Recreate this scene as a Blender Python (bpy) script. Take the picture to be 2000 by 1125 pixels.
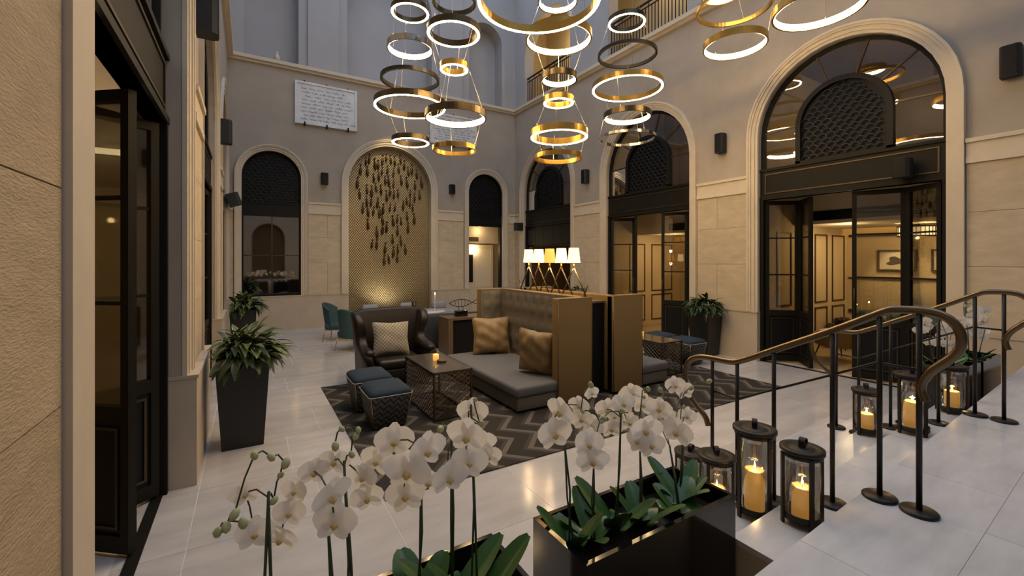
import bpy, bmesh, math, random
from mathutils import Vector, Matrix, Euler
random.seed(7)
PI = math.pi
sc = bpy.context.scene
for o in list(bpy.data.objects):
    bpy.data.objects.remove(o)
COL = sc.collection

# ------------------------------------------------------------------ camera
cam_d = bpy.data.cameras.new('camera')
cam_d.sensor_width = 36.0
cam_d.lens = 15.3
cam_d.shift_y = -0.02775
cam_d.clip_start = 0.05
cam = bpy.data.objects.new('camera', cam_d)
COL.objects.link(cam)
cam.location = (0, 0, 2.1)
cam.rotation_euler = (PI / 2, 0, -math.radians(31.21))
sc.camera = cam

# ------------------------------------------------------------------ world (overcast dusk sky over the open courtyard)
w = bpy.data.worlds.new('dusk_sky')
sc.world = w
w.use_nodes = True
bg = w.node_tree.nodes['Background']
bg.inputs[0].default_value = (0.62, 0.75, 1.0, 1)
bg.inputs[1].default_value = 1.6

# ------------------------------------------------------------------ exposure
sc.view_settings.view_transform = 'Standard'
sc.view_settings.look = 'None'
sc.view_settings.gamma = 1.0
sc.view_settings.use_curve_mapping = False
sc.view_settings.exposure = 0.15
sc.cycles.use_denoising = True
sc.cycles.sample_clamp_indirect = 6.0
sc.cycles.caustics_reflective = False
sc.cycles.caustics_refractive = False
sc.cycles.max_bounces = 7
sc.cycles.diffuse_bounces = 4
sc.cycles.glossy_bounces = 4
sc.cycles.transparent_max_bounces = 12
sc.cycles.use_adaptive_sampling = True
sc.cycles.adaptive_threshold = 0.02

# ------------------------------------------------------------------ materials
MATS = {}
def mat(name, col, rough=0.5, metal=0.0, var=0.0, vscale=4.0, stretch=(1, 1, 1), bump=0.0, bscale=40.0,
        bstretch=(1, 1, 1), randobj=0.0, spec=0.5, sub=0.0, coat=0.0, col2=None, emit=0.0, trans=0.0):
    m = bpy.data.materials.new(name)
    m.use_nodes = True
    nt = m.node_tree
    b = nt.nodes['Principled BSDF']
    b.inputs['Base Color'].default_value = (*col, 1)
    b.inputs['Roughness'].default_value = rough
    b.inputs['Metallic'].default_value = metal
    b.inputs['Specular IOR Level'].default_value = spec
    if coat:
        b.inputs['Coat Weight'].default_value = coat
        b.inputs['Coat Roughness'].default_value = 0.06
    if sub:
        b.inputs['Subsurface Weight'].default_value = sub
        b.inputs['Subsurface Radius'].default_value = (0.02, 0.012, 0.006)
    if emit:
        b.inputs['Emission Color'].default_value = (*(col2 or col), 1)
        b.inputs['Emission Strength'].default_value = emit
    if trans:
        b.inputs['Transmission Weight'].default_value = trans
    geo = None
    out = None
    if var or bump:
        geo = nt.nodes.new('ShaderNodeNewGeometry')
    if var:
        mp = nt.nodes.new('ShaderNodeMapping')
        mp.inputs['Scale'].default_value = stretch
        nt.links.new(geo.outputs['Position'], mp.inputs[0])
        nz = nt.nodes.new('ShaderNodeTexNoise')
        nz.inputs['Scale'].default_value = vscale
        nz.inputs['Detail'].default_value = 6
        nz.inputs['Roughness'].default_value = 0.6
        nt.links.new(mp.outputs[0], nz.inputs['Vector'])
        rp = nt.nodes.new('ShaderNodeValToRGB')
        rp.color_ramp.elements[0].position = 0.3
        rp.color_ramp.elements[1].position = 0.7
        c2 = col2 if (col2 and not emit) else tuple(c * (1 - var) for c in col)
        rp.color_ramp.elements[0].color = (*c2, 1)
        rp.color_ramp.elements[1].color = (*[min(1, c * (1 + var * 0.4)) for c in col], 1)
        nt.links.new(nz.outputs['Fac'], rp.inputs[0])
        out = rp.outputs[0]
    if randobj:
        oi = nt.nodes.new('ShaderNodeObjectInfo')
        hs = nt.nodes.new('ShaderNodeHueSaturation')
        mr = nt.nodes.new('ShaderNodeMapRange')
        mr.inputs['To Min'].default_value = 1 - randobj
        mr.inputs['To Max'].default_value = 1 + randobj
        nt.links.new(oi.outputs['Random'], mr.inputs[0])
        nt.links.new(mr.outputs[0], hs.inputs['Value'])
        if out:
            nt.links.new(out, hs.inputs['Color'])
        else:
            hs.inputs['Color'].default_value = (*col, 1)
        out = hs.outputs[0]
    if out:
        nt.links.new(out, b.inputs['Base Color'])
    if bump:
        mp2 = nt.nodes.new('ShaderNodeMapping')
        mp2.inputs['Scale'].default_value = bstretch
        nt.links.new(geo.outputs['Position'], mp2.inputs[0])
        n2 = nt.nodes.new('ShaderNodeTexNoise')
        n2.inputs['Scale'].default_value = bscale
        n2.inputs['Detail'].default_value = 4
        nt.links.new(mp2.outputs[0], n2.inputs['Vector'])
        bp = nt.nodes.new('ShaderNodeBump')
        bp.inputs['Strength'].default_value = bump
        bp.inputs['Distance'].default_value = 0.02
        nt.links.new(n2.outputs['Fac'], bp.inputs['Height'])
        nt.links.new(bp.outputs[0], b.inputs['Normal'])
    MATS[name] = m
    return m

def emission(name, col, s):
    m = bpy.data.materials.new(name)
    m.use_nodes = True
    nt = m.node_tree
    nt.nodes.clear()
    e = nt.nodes.new('ShaderNodeEmission')
    e.inputs[0].default_value = (*col, 1)
    e.inputs[1].default_value = s
    o = nt.nodes.new('ShaderNodeOutputMaterial')
    nt.links.new(e.outputs[0], o.inputs[0])
    MATS[name] = m
    return m

def glass(name, tint=(0.9, 0.92, 0.9), refl=0.5, base=0.06):
    m = bpy.data.materials.new(name)
    m.use_nodes = True
    nt = m.node_tree
    nt.nodes.clear()
    t = nt.nodes.new('ShaderNodeBsdfTransparent')
    t.inputs[0].default_value = (*tint, 1)
    g = nt.nodes.new('ShaderNodeBsdfGlossy')
    g.inputs['Roughness'].default_value = 0.015
    lw = nt.nodes.new('ShaderNodeFresnel')
    lw.inputs[0].default_value = 1.5
    mm = nt.nodes.new('ShaderNodeMath')
    mm.operation = 'MULTIPLY_ADD'
    mm.inputs[1].default_value = refl
    mm.inputs[2].default_value = base
    mm.use_clamp = True
    nt.links.new(lw.outputs[0], mm.inputs[0])
    mx = nt.nodes.new('ShaderNodeMixShader')
    nt.links.new(mm.outputs[0], mx.inputs[0])
    nt.links.new(t.outputs[0], mx.inputs[1])
    nt.links.new(g.outputs[0], mx.inputs[2])
    o = nt.nodes.new('ShaderNodeOutputMaterial')
    nt.links.new(mx.outputs[0], o.inputs[0])
    MATS[name] = m
    return m

def chevron(name, ca, cb, axis_u, axis_v, period, amp, stripe, coords='Position', duty=0.5, rough=0.9, cc=None):
    """zig-zag stripes woven along u: bands of v + amp*tri(u/period)"""
    m = bpy.data.materials.new(name)
    m.use_nodes = True
    nt = m.node_tree
    b = nt.nodes['Principled BSDF']
    b.inputs['Roughness'].default_value = rough
    b.inputs['Specular IOR Level'].default_value = 0.2
    if coords == 'Position':
        g = nt.nodes.new('ShaderNodeNewGeometry').outputs['Position']
    else:
        g = nt.nodes.new('ShaderNodeTexCoord').outputs['Object']
    sp = nt.nodes.new('ShaderNodeSeparateXYZ')
    nt.links.new(g, sp.inputs[0])
    def math_(op, a, bb=None):
        n = nt.nodes.new('ShaderNodeMath')
        n.operation = op
        for i, q in enumerate((a, bb)):
            if q is None:
                continue
            if isinstance(q, (int, float)):
                n.inputs[i].default_value = q
            else:
                nt.links.new(q, n.inputs[i])
        return n.outputs[0]
    def pick(ax):
        if ax == 'X+Y':
            return math_('ADD', sp.outputs[0], sp.outputs[1])
        return sp.outputs['XYZ'.index(ax)]
    u = pick(axis_u)
    v = pick(axis_v)
    tri = math_('PINGPONG', math_('DIVIDE', u, period), 0.5)
    h = math_('ADD', v, math_('MULTIPLY', tri, amp * 2))
    fr = math_('FRACT', math_('DIVIDE', h, stripe))
    st = math_('LESS_THAN', fr, duty)
    mx = nt.nodes.new('ShaderNodeMix')
    mx.data_type = 'RGBA'
    mx.inputs['A'].default_value = (*ca, 1)
    mx.inputs['B'].default_value = (*cb, 1)
    nt.links.new(st, mx.inputs['Factor'])
    res = mx.outputs['Result']
    if cc:
        st2 = math_('LESS_THAN', fr, duty * 0.45)
        m2 = nt.nodes.new('ShaderNodeMix')
        m2.data_type = 'RGBA'
        nt.links.new(res, m2.inputs['A'])
        m2.inputs['B'].default_value = (*cc, 1)
        nt.links.new(st2, m2.inputs['Factor'])
        res = m2.outputs['Result']
    nt.links.new(res, b.inputs['Base Color'])
    MATS[name] = m
    return m

WARM = (1.0, 0.72, 0.38)
mat('plaster', (0.43, 0.37, 0.295), 0.85, var=0.12, vscale=1.3, bump=0.06, bscale=60)
mat('upper_plaster', (0.42, 0.40, 0.385), 0.85, var=0.08, vscale=1.0)
mat('limestone', (0.60, 0.49, 0.335), 0.75, var=0.16, vscale=3.0, stretch=(1, 1, 2.5), randobj=0.05, bump=0.12, bscale=50)
mat('plinth_stone', (0.55, 0.46, 0.345), 0.6, var=0.12, vscale=2.0, bump=0.04, bscale=40)
mat('trim_stone', (0.66, 0.565, 0.42), 0.65, var=0.08, vscale=3.0, bump=0.04, bscale=50)
mat('tooled_stone', (0.53, 0.40, 0.24), 0.85, var=0.15, vscale=5.0, stretch=(1, 1, 3), bump=0.5, bscale=105, bstretch=(1, 0.4, 1.5), randobj=0.06)
mat('floor_marble', (0.565, 0.535, 0.50), 0.14, var=0.17, vscale=1.6, stretch=(0.7, 2.6, 1), randobj=0.07, spec=0.6)
mat('grout', (0.74, 0.70, 0.64), 0.7)
mat('stair_marble', (0.58, 0.59, 0.605), 0.22, var=0.17, vscale=2.6, stretch=(0.8, 3.0, 1), randobj=0.03)
mat('black_paint', (0.008, 0.008, 0.008), 0.5, spec=0.2)
mat('dark_frame', (0.013, 0.0115, 0.0085), 0.5, spec=0.16)
mat('black_scale', (0.021, 0.022, 0.024), 0.4, spec=0.2)
mat('black_gloss', (0.006, 0.006, 0.007), 0.09, spec=0.6)
mat('pot_black', (0.010, 0.010, 0.011), 0.38)
mat('speaker_black', (0.012, 0.012, 0.012), 0.6)
mat('bronze', (0.075, 0.055, 0.035), 0.4, metal=0.7)
mat('rail_bronze', (0.17, 0.125, 0.075), 0.28, metal=0.9)
mat('lantern_metal', (0.026, 0.022, 0.018), 0.5, metal=0.4)
mat('rail_post', (0.022, 0.020, 0.018), 0.38, metal=0.5)
mat('brass', (0.62, 0.40, 0.12), 0.25, metal=1.0)
mat('ring_brass', (0.60, 0.38, 0.10), 0.28, metal=1.0)
mat('ring_dark', (0.11, 0.085, 0.05), 0.3, metal=1.0)
mat('ring_black', (0.02, 0.019, 0.014), 0.35, metal=0.2)
mat('ring_chrome', (0.62, 0.58, 0.50), 0.12, metal=1.0)
mat('cable', (0.45, 0.42, 0.36), 0.3, metal=1.0)
mat('gold_leg', (0.55, 0.36, 0.14), 0.3, metal=1.0)
mat('woven_metal', (0.26, 0.20, 0.14), 0.35, metal=0.9)
mat('leather', (0.016, 0.012, 0.009), 0.45, spec=0.35, var=0.3, vscale=8)
mat('taupe_fabric', (0.155, 0.135, 0.105), 0.9, var=0.12, vscale=90, bump=0.25, bscale=260)
mat('seat_fabric', (0.145, 0.142, 0.138), 0.9, var=0.15, vscale=120, bump=0.3, bscale=300)
mat('mustard_fabric', (0.24, 0.15, 0.05), 0.85, var=0.06, vscale=120, bump=0.1, bscale=300)
mat('gold_pillow', (0.30, 0.20, 0.09), 0.5, var=0.1, vscale=20, spec=0.4)
mat('teal_pillow', (0.02, 0.06, 0.10), 0.7)
mat('white_pillow', (0.55, 0.52, 0.47), 0.85)
mat('navy_fabric', (0.016, 0.034, 0.055), 0.85, var=0.25, vscale=150, bump=0.2, bscale=400)
mat('teal_velvet', (0.035, 0.085, 0.095), 0.6, var=0.15, vscale=20)
mat('bench_grey', (0.36, 0.36, 0.37), 0.85)
mat('dark_sofa', (0.018, 0.022, 0.030), 0.7)
mat('walnut', (0.13, 0.085, 0.045), 0.5, var=0.3, vscale=6, stretch=(3, 3, 0.6))
mat('glass_top', (0.075, 0.066, 0.055), 0.12, spec=0.6)
mat('soil', (0.03, 0.022, 0.015), 0.95, var=0.4, vscale=40, bump=0.5, bscale=60)
mat('orchid_white', (0.93, 0.91, 0.89), 0.55, sub=0.15, var=0.06, vscale=12)
mat('orchid_lip', (0.66, 0.46, 0.16), 0.5)
mat('orchid_bud', (0.42, 0.44, 0.22), 0.5)
mat('orchid_stem', (0.035, 0.055, 0.022), 0.5)
mat('orchid_leaf', (0.035, 0.105, 0.022), 0.35, var=0.25, vscale=9, spec=0.5)
mat('marble_plaque', (0.74, 0.73, 0.71), 0.35, var=0.14, vscale=2.0)
mat('ink', (0.20, 0.19, 0.19), 0.7)
mat('cream_wall', (0.62, 0.50, 0.31), 0.8)
mat('cream_white', (0.70, 0.62, 0.47), 0.7)
mat('room_floor', (0.45, 0.34, 0.20), 0.5, var=0.12, vscale=2)
mat('brown_trim', (0.06, 0.035, 0.018), 0.5)
mat('wood_dark', (0.10, 0.06, 0.03), 0.5, var=0.2, vscale=5)
mat('paper', (0.62, 0.56, 0.44), 0.8)
mat('print_ink', (0.06, 0.05, 0.035), 0.8)
mat('print_green', (0.07, 0.09, 0.06), 0.8)
mat('wax', (0.86, 0.62, 0.30), 0.5, emit=0.28, col2=(1.0, 0.45, 0.08), sub=1.0)  # weak emission stands in for flame light glowing through the wax
MATS['wax'].node_tree.nodes['Principled BSDF'].inputs['Subsurface Radius'].default_value = (0.09, 0.045, 0.012)
mat('mirror_dark', (0.40, 0.38, 0.34), 0.03, metal=1.0)
mat('amber_glass', (0.55, 0.28, 0.06), 0.2, emit=0.8, col2=(1.0, 0.5, 0.1))
mat('copper_metal', (0.09, 0.05, 0.025), 0.4, metal=0.8)
emission('ring_light', (1.0, 0.68, 0.32), 52.0)
emission('flame', (1.0, 0.62, 0.22), 30.0)
emission('cove_light', (1.0, 0.60, 0.18), 11.0)
emission('drum_light', (1.0, 0.70, 0.34), 3.0)
emission('strip_light', (1.0, 0.84, 0.56), 6.0)
emission('spot_light', (1.0, 0.85, 0.6), 12.0)
glass('clear_glass', (0.95, 0.95, 0.93), 0.7, 0.02)
glass('door_glass', (0.78, 0.76, 0.70), 0.8, 0.05)
glass('lunette_glass', (0.60, 0.57, 0.48), 1.0, 0.16)
chevron('rug_weave', (0.035, 0.030, 0.024), (0.135, 0.118, 0.094), 'Y', 'X', 0.62, 0.30, 0.36, duty=0.40, cc=(0.06, 0.052, 0.042))
chevron('pouf_weave', (0.14, 0.135, 0.125), (0.045, 0.05, 0.06), 'X+Y', 'Z', 0.105, 0.055, 0.072, coords='Object', duty=0.5)

def shade_mat(name, col, s):
    m = bpy.data.materials.new(name)
    m.use_nodes = True
    b = m.node_tree.nodes['Principled BSDF']
    b.inputs['Base Color'].default_value = (*col, 1)
    b.inputs['Roughness'].default_value = 0.9
    b.inputs['Emission Color'].default_value = (*col, 1)
    b.inputs['Emission Strength'].default_value = s
    MATS[name] = m
shade_mat('shade_cream', (1.0, 0.74, 0.40), 1.6)
shade_mat('shade_amber', (0.85, 0.42, 0.09), 0.9)

def checker_pillow():
    m = bpy.data.materials.new('check_weave')
    m.use_nodes = True
    nt = m.node_tree
    b = nt.nodes['Principled BSDF']
    b.inputs['Roughness'].default_value = 0.9
    tc = nt.nodes.new('ShaderNodeTexCoord')
    ck = nt.nodes.new('ShaderNodeTexChecker')
    ck.inputs['Scale'].default_value = 34
    ck.inputs['Color1'].default_value = (0.40, 0.36, 0.29, 1)
    ck.inputs['Color2'].default_value = (0.20, 0.18, 0.145, 1)
    mp = nt.nodes.new('ShaderNodeMapping')
    mp.inputs['Scale'].default_value = (1, 0.001, 1)
    mp.inputs['Location'].default_value = (0, 0.011, 0)
    nt.links.new(tc.outputs['Object'], mp.inputs[0])
    nt.links.new(mp.outputs[0], ck.inputs[0])
    nt.links.new(ck.outputs[0], b.inputs['Base Color'])
    MATS['check_weave'] = m
checker_pillow()

def mosaic():
    m = bpy.data.materials.new('mosaic')
    m.use_nodes = True
    nt = m.node_tree
    b = nt.nodes['Principled BSDF']
    b.inputs['Roughness'].default_value = 0.42
    b.inputs['Metallic'].default_value = 0.55
    g = nt.nodes.new('ShaderNodeNewGeometry')
    mp = nt.nodes.new('ShaderNodeMapping')
    mp.inputs['Scale'].default_value = (1, 1, 0.8)
    mp.inputs['Rotation'].default_value = (0, PI / 4, 0)
    nt.links.new(g.outputs['Position'], mp.inputs[0])
    v = nt.nodes.new('ShaderNodeTexVoronoi')
    v.inputs['Scale'].default_value = 19
    v.inputs['Randomness'].default_value = 0.06
    nt.links.new(mp.outputs[0], v.inputs['Vector'])
    rp = nt.nodes.new('ShaderNodeValToRGB')
    rp.color_ramp.elements[0].position = 0.22
    rp.color_ramp.elements[1].position = 0.52
    rp.color_ramp.elements[0].color = (0.66, 0.53, 0.30, 1)
    rp.color_ramp.elements[1].color = (0.07, 0.055, 0.03, 1)
    nt.links.new(v.outputs['Distance'], rp.inputs[0])
    nt.links.new(rp.outputs[0], b.inputs['Base Color'])
    bp = nt.nodes.new('ShaderNodeBump')
    bp.invert = True
    bp.inputs['Strength'].default_value = 0.5
    bp.inputs['Distance'].default_value = 0.02
    nt.links.new(v.outputs['Distance'], bp.inputs['Height'])
    nt.links.new(bp.outputs[0], b.inputs['Normal'])
    MATS['mosaic'] = m
mosaic()

def leaf_mat(name, green, edge):
    m = bpy.data.materials.new(name)
    m.use_nodes = True
    nt = m.node_tree
    b = nt.nodes['Principled BSDF']
    b.inputs['Roughness'].default_value = 0.45
    tc = nt.nodes.new('ShaderNodeTexCoord')
    sp = nt.nodes.new('ShaderNodeSeparateXYZ')
    nt.links.new(tc.outputs['Object'], sp.inputs[0])
    a = nt.nodes.new('ShaderNodeMath')
    a.operation = 'ABSOLUTE'
    nt.links.new(sp.outputs[0], a.inputs[0])
    rp = nt.nodes.new('ShaderNodeValToRGB')
    rp.color_ramp.elements[0].position = 0.028
    rp.color_ramp.elements[1].position = 0.036
    rp.color_ramp.elements[0].color = (*green, 1)
    rp.color_ramp.elements[1].color = (*edge, 1)
    nt.links.new(a.outputs[0], rp.inputs[0])
    oi = nt.nodes.new('ShaderNodeObjectInfo')
    hs = nt.nodes.new('ShaderNodeHueSaturation')
    mr = nt.nodes.new('ShaderNodeMapRange')
    mr.inputs['To Min'].default_value = 0.6
    mr.inputs['To Max'].default_value = 1.6
    nt.links.new(oi.outputs['Random'], mr.inputs[0])
    nt.links.new(mr.outputs[0], hs.inputs['Value'])
    nt.links.new(rp.outputs[0], hs.inputs['Color'])
    nt.links.new(hs.outputs[0], b.inputs['Base Color'])
    MATS[name] = m
def petal_mat():
    m = MATS['orchid_white']
    nt = m.node_tree
    out = nt.nodes['Material Output']
    b = nt.nodes['Principled BSDF']
    b.inputs['Subsurface Weight'].default_value = 0
    tr = nt.nodes.new('ShaderNodeBsdfTranslucent')
    tr.inputs[0].default_value = (0.95, 0.92, 0.86, 1)
    mx = nt.nodes.new('ShaderNodeMixShader')
    mx.inputs[0].default_value = 0.42
    nt.links.new(b.outputs[0], mx.inputs[1])
    nt.links.new(tr.outputs[0], mx.inputs[2])
    nt.links.new(mx.outputs[0], out.inputs[0])
petal_mat()
leaf_mat('hosta_leaf', (0.06, 0.095, 0.026), (0.34, 0.32, 0.17))
leaf_mat('fern_leaf', (0.035, 0.070, 0.022), (0.14, 0.17, 0.07))

# ------------------------------------------------------------------ mesh builder
class MB:
    def __init__(self):
        self.v = []
        self.f = []
        self.sm = []
    def add(self, vs, fs, smooth=False):
        n = len(self.v)
        self.v += [tuple(p) for p in vs]
        self.f += [tuple(i + n for i in q) for q in fs]
        self.sm += [smooth] * len(fs)
        return self
    def box(self, x0, x1, y0, y1, z0, z1):
        vs = [(x, y, z) for z in (z0, z1) for y in (y0, y1) for x in (x0, x1)]
        return self.add(vs, [(0, 2, 3, 1), (4, 5, 7, 6), (0, 1, 5, 4), (2, 6, 7, 3), (0, 4, 6, 2), (1, 3, 7, 5)])
    def hexa(self, lo, hi):
        """lo, hi: four corner points each, same winding"""
        return self.add(list(lo) + list(hi), [(3, 2, 1, 0), (4, 5, 6, 7), (0, 1, 5, 4), (1, 2, 6, 5), (2, 3, 7, 6), (3, 0, 4, 7)])
    def tube(self, path, r, n=8, cap=True, smooth=True, sx=1.0):
        path = [Vector(p) for p in path]
        rr = r if isinstance(r, (list, tuple)) else [r] * len(path)
        vs = []
        up = None
        for i, p in enumerate(path):
            a = path[max(0, i - 1)]
            b = path[min(len(path) - 1, i + 1)]
            t = (b - a).normalized()
            if up is None:
                up = Vector((0, 0, 1)) if abs(t.z) < 0.9 else Vector((1, 0, 0))
            s = t.cross(up)
            if s.length < 1e-5:
                s = t.cross(Vector((0, 1, 0)))
            s.normalize()
            up = s.cross(t).normalized()
            for k in range(n):
                an = 2 * PI * (k + 0.5) / n
                vs.append(p + s * (math.cos(an) * rr[i] * sx) + up * (math.sin(an) * rr[i]))
        fs = []
        for i in range(len(path) - 1):
            for k in range(n):
                fs.append((i * n + k, i * n + (k + 1) % n, (i + 1) * n + (k + 1) % n, (i + 1) * n + k))
        if cap:
            fs.append(tuple(range(n - 1, -1, -1)))
            L = (len(path) - 1) * n
            fs.append(tuple(L + k for k in range(n)))
        return self.add(vs, fs, smooth)
    def bar(self, a, b, w, h=None):
        """square bar from a to b"""
        return self.tube([a, b], w * 0.7071, 4, True, False)
    def lathe(self, prof, n=24, c=(0, 0, 0), smooth=True, closed=False):
        vs = []
        for (r, z) in prof:
            for k in range(n):
                a = 2 * PI * k / n
                vs.append((c[0] + r * math.cos(a), c[1] + r * math.sin(a), c[2] + z))
        fs = []
        m = len(prof)
        for i in range(m if closed else m - 1):
            j = (i + 1) % m
            for k in range(n):
                fs.append((i * n + k, i * n + (k + 1) % n, j * n + (k + 1) % n, j * n + k))
        return self.add(vs, fs, smooth)
    def disc(self, r, z, n=24, c=(0, 0)):
        return self.add([(c[0] + r * math.cos(2 * PI * k / n), c[1] + r * math.sin(2 * PI * k / n), z) for k in range(n)], [tuple(range(n))])
    def grid(self, fn, nu, nv, smooth=True, flip=False):
        vs = [fn(i / nu, j / nv) for j in range(nv + 1) for i in range(nu + 1)]
        fs = []
        for j in range(nv):
            for i in range(nu):
                a = j * (nu + 1) + i
                fs.append((a, a + 1, a + nu + 2, a + nu + 1))
        return self.add(vs, fs, smooth)
    def rbox(self, x0, x1, y0, y1, z0, z1, r=0.03, seg=3):
        bm = bmesh.new()
        bmesh.ops.create_cube(bm, size=1)
        for v in bm.verts:
            v.co = Vector(((x0 + x1) / 2 + v.co.x * (x1 - x0), (y0 + y1) / 2 + v.co.y * (y1 - y0), (z0 + z1) / 2 + v.co.z * (z1 - z0)))
        bmesh.ops.bevel(bm, geom=bm.edges[:], offset=r, segments=seg, profile=0.5, affect='EDGES')
        bm.verts.index_update()
        self.add([v.co[:] for v in bm.verts], [[v.index for v in f.verts] for f in bm.faces], True)
        bm.free()
        return self
    def xform(self, fn):
        self.v = [tuple(fn(Vector(p))) for p in self.v]
        return self
    def mesh(self, name, m, recalc=True):
        me = bpy.data.meshes.new(name)
        me.from_pydata(self.v, [], self.f)
        for p, s in zip(me.polygons, self.sm):
            p.use_smooth = s
        if recalc:
            bm = bmesh.new()
            bm.from_mesh(me)
            bmesh.ops.recalc_face_normals(bm, faces=bm.faces[:])
            bm.to_mesh(me)
            bm.free()
        if m:
            me.materials.append(MATS[m])
        me.update()
        return me
    def build(self, name, m, parent=None, loc=None, rot=None, label=None, kind=None, recalc=True):
        o = bpy.data.objects.new(name, self.mesh(name, m, recalc))
        COL.objects.link(o)
        if parent:
            o.parent = parent
        if loc:
            o.location = loc
        if rot:
            o.rotation_euler = rot
        if label:
            o['label'] = label
        if kind:
            o['kind'] = kind
        return o

def inst(name, me, parent=None, loc=(0, 0, 0), rot=(0, 0, 0), scl=(1, 1, 1)):
    o = bpy.data.objects.new(name, me)
    COL.objects.link(o)
    if parent:
        o.parent = parent
    o.location = loc
    o.rotation_euler = rot
    o.scale = scl
    return o

def thing(name, label, cat, loc=(0, 0, 0), rz=0.0, group=None):
    o = bpy.data.objects.new(name, None)
    COL.objects.link(o)
    o.empty_display_size = 0.1
    o.location = loc
    o.rotation_euler = (0, 0, rz)
    o['label'] = label
    o['category'] = cat
    if group:
        o['group'] = group
    return o

def tag(o, label, cat, group=None):
    o['label'] = label
    o['category'] = cat
    if group:
        o['group'] = group
    return o

def struct(o, label=None):
    o['kind'] = 'structure'
    if label:
        o['label'] = label
    return o

def lamp(name, loc, power, col=WARM, r=0.05, parent=None):
    d = bpy.data.lights.new(name, 'POINT')
    d.energy = power
    d.color = col
    d.shadow_soft_size = r
    o = bpy.data.objects.new(name, d)
    COL.objects.link(o)
    o.location = loc
    if parent:
        o.parent = parent
    return o

def spot(name, loc, target, power, ang=60, col=WARM, r=0.05, blend=0.6, parent=None):
    d = bpy.data.lights.new(name, 'SPOT')
    d.energy = power
    d.color = col
    d.spot_size = math.radians(ang)
    d.spot_blend = blend
    d.shadow_soft_size = r
    o = bpy.data.objects.new(name, d)
    COL.objects.link(o)
    o.location = loc
    o.rotation_euler = (Vector(target) - Vector(loc)).to_track_quat('-Z', 'Y').to_euler()
    return o
# ================================================================== STRUCTURE
XR, XL, YB, YF = 9.0, -0.5, 14.6, -5.0
ZC = 7.8          # cornice
ZT = 13.0         # top of the upper storey
mR = lambda s, z, d: (XR - d, s, z)
mL = lambda s, z, d: (XL + d, s, z)
mB = lambda s, z, d: (s, YB - d, z)
mF = lambda s, z, d: (s, YF + d, z)

def keep(o, root):
    o.parent = root
    o.matrix_parent_inverse = Matrix.Translation(-Vector(root.location))
    return o

def arch_pts(c, hw, zb, sp, n=18):
    pts = [(c - hw, zb)]
    for k in range(n + 1):
        a = PI - PI * k / n
        pts.append((c + hw * math.cos(a), sp + hw * math.sin(a)))
    pts.append((c + hw, zb))
    return pts

def arch_wall(name, m, s0, s1, z0, z1, ops, T, mt):
    """wall face with arched openings, reveals and a back face; ops: (centre, half width, sill z, spring z)"""
    b = MB()
    n = 18
    def q(p, d):
        return m(p[0], p[1], d)
    def quad(a, bb, c, d):
        for dd in (0, -T):
            b.add([q(a, dd), q(bb, dd), q(c, dd), q(d, dd)], [(0, 1, 2, 3)])
    cur = s0
    for (c, hw, zb, sp) in sorted(ops):
        quad((cur, z0), (c - hw, z0), (c - hw, z1), (cur, z1))
        if zb > z0 + 1e-4:
            quad((c - hw, z0), (c + hw, z0), (c + hw, zb), (c - hw, zb))
        P = arch_pts(c, hw, zb, sp, n)
        for k in range(1, n + 1):
            a1, a2 = P[k], P[k + 1]
            quad(a1, a2, (a2[0], z1), (a1[0], z1))
        for k in range(len(P) - 1):
            b.add([q(P[k], 0), q(P[k + 1], 0), q(P[k + 1], -T), q(P[k], -T)], [(0, 1, 2, 3)])
        if zb > z0 + 1e-4:
            b.add([q((c - hw, zb), 0), q((c + hw, zb), 0), q((c + hw, zb), -T), q((c - hw, zb), -T)], [(0, 1, 2, 3)])
        cur = c + hw
    quad((cur, z0), (s1, z0), (s1, z1), (cur, z1))
    return struct(b.build(name, mt, recalc=False))

def mbox(b, m, s0, s1, z0, z1, d0, d1):
    lo = [m(s0, z0, d0), m(s1, z0, d0), m(s1, z0, d1), m(s0, z0, d1)]
    hi = [m(s0, z1, d0), m(s1, z1, d0), m(s1, z1, d1), m(s0, z1, d1)]
    return b.hexa(lo, hi)

def arch_band(b, m, c, hi_, ho, zb, sp, d0, d1, n=20):
    """solid band between two concentric arches"""
    A = arch_pts(c, hi_, zb, sp, n)
    B = arch_pts(c, ho, zb, sp, n)
    for k in range(len(A) - 1):
        lo = [m(*A[k], d0), m(*A[k + 1], d0), m(*B[k + 1], d0), m(*B[k], d0)]
        hi = [m(*A[k], d1), m(*A[k + 1], d1), m(*B[k + 1], d1), m(*B[k], d1)]
        b.hexa(lo, hi)
    return b

ARCH_R = [3.63, 8.08, 12.55]
ARCH_L = [3.57, 8.05, 12.55]
HW = 1.42
SP = 4.6
wall_right = arch_wall('wall_right', mR, YF, YB, 0, ZC, [(c, HW, 0, SP) for c in ARCH_R], 0.35, 'plaster')
wall_left = arch_wall('wall_left', mL, YF, YB, 0, ZC, [(c, HW, 0, SP) for c in ARCH_L], 0.35, 'plaster')
BACK = [(0.60, 0.77, 1.03, 4.53), (4.12, 1.39, 0.0, 4.5), (7.69, 0.73, 0.0, 4.6)]
wall_back = arch_wall('wall_back', mB, XL, XR, 0, ZC, BACK, 0.35, 'plaster')
wall_front = arch_wall('wall_front', mF, XL, XR, 0, ZC, [(1.2, 1.0, 0.75, 3.6), (4.3, 1.0, 0.75, 3.6), (7.4, 1.0, 0.75, 3.6)], 0.35, 'plaster')
bk = MB().box(XL, XR, YF - 0.5, YF - 0.4, 0, ZC).build('wall_front_backing', 'wood_dark')
bk.parent = wall_front

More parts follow.
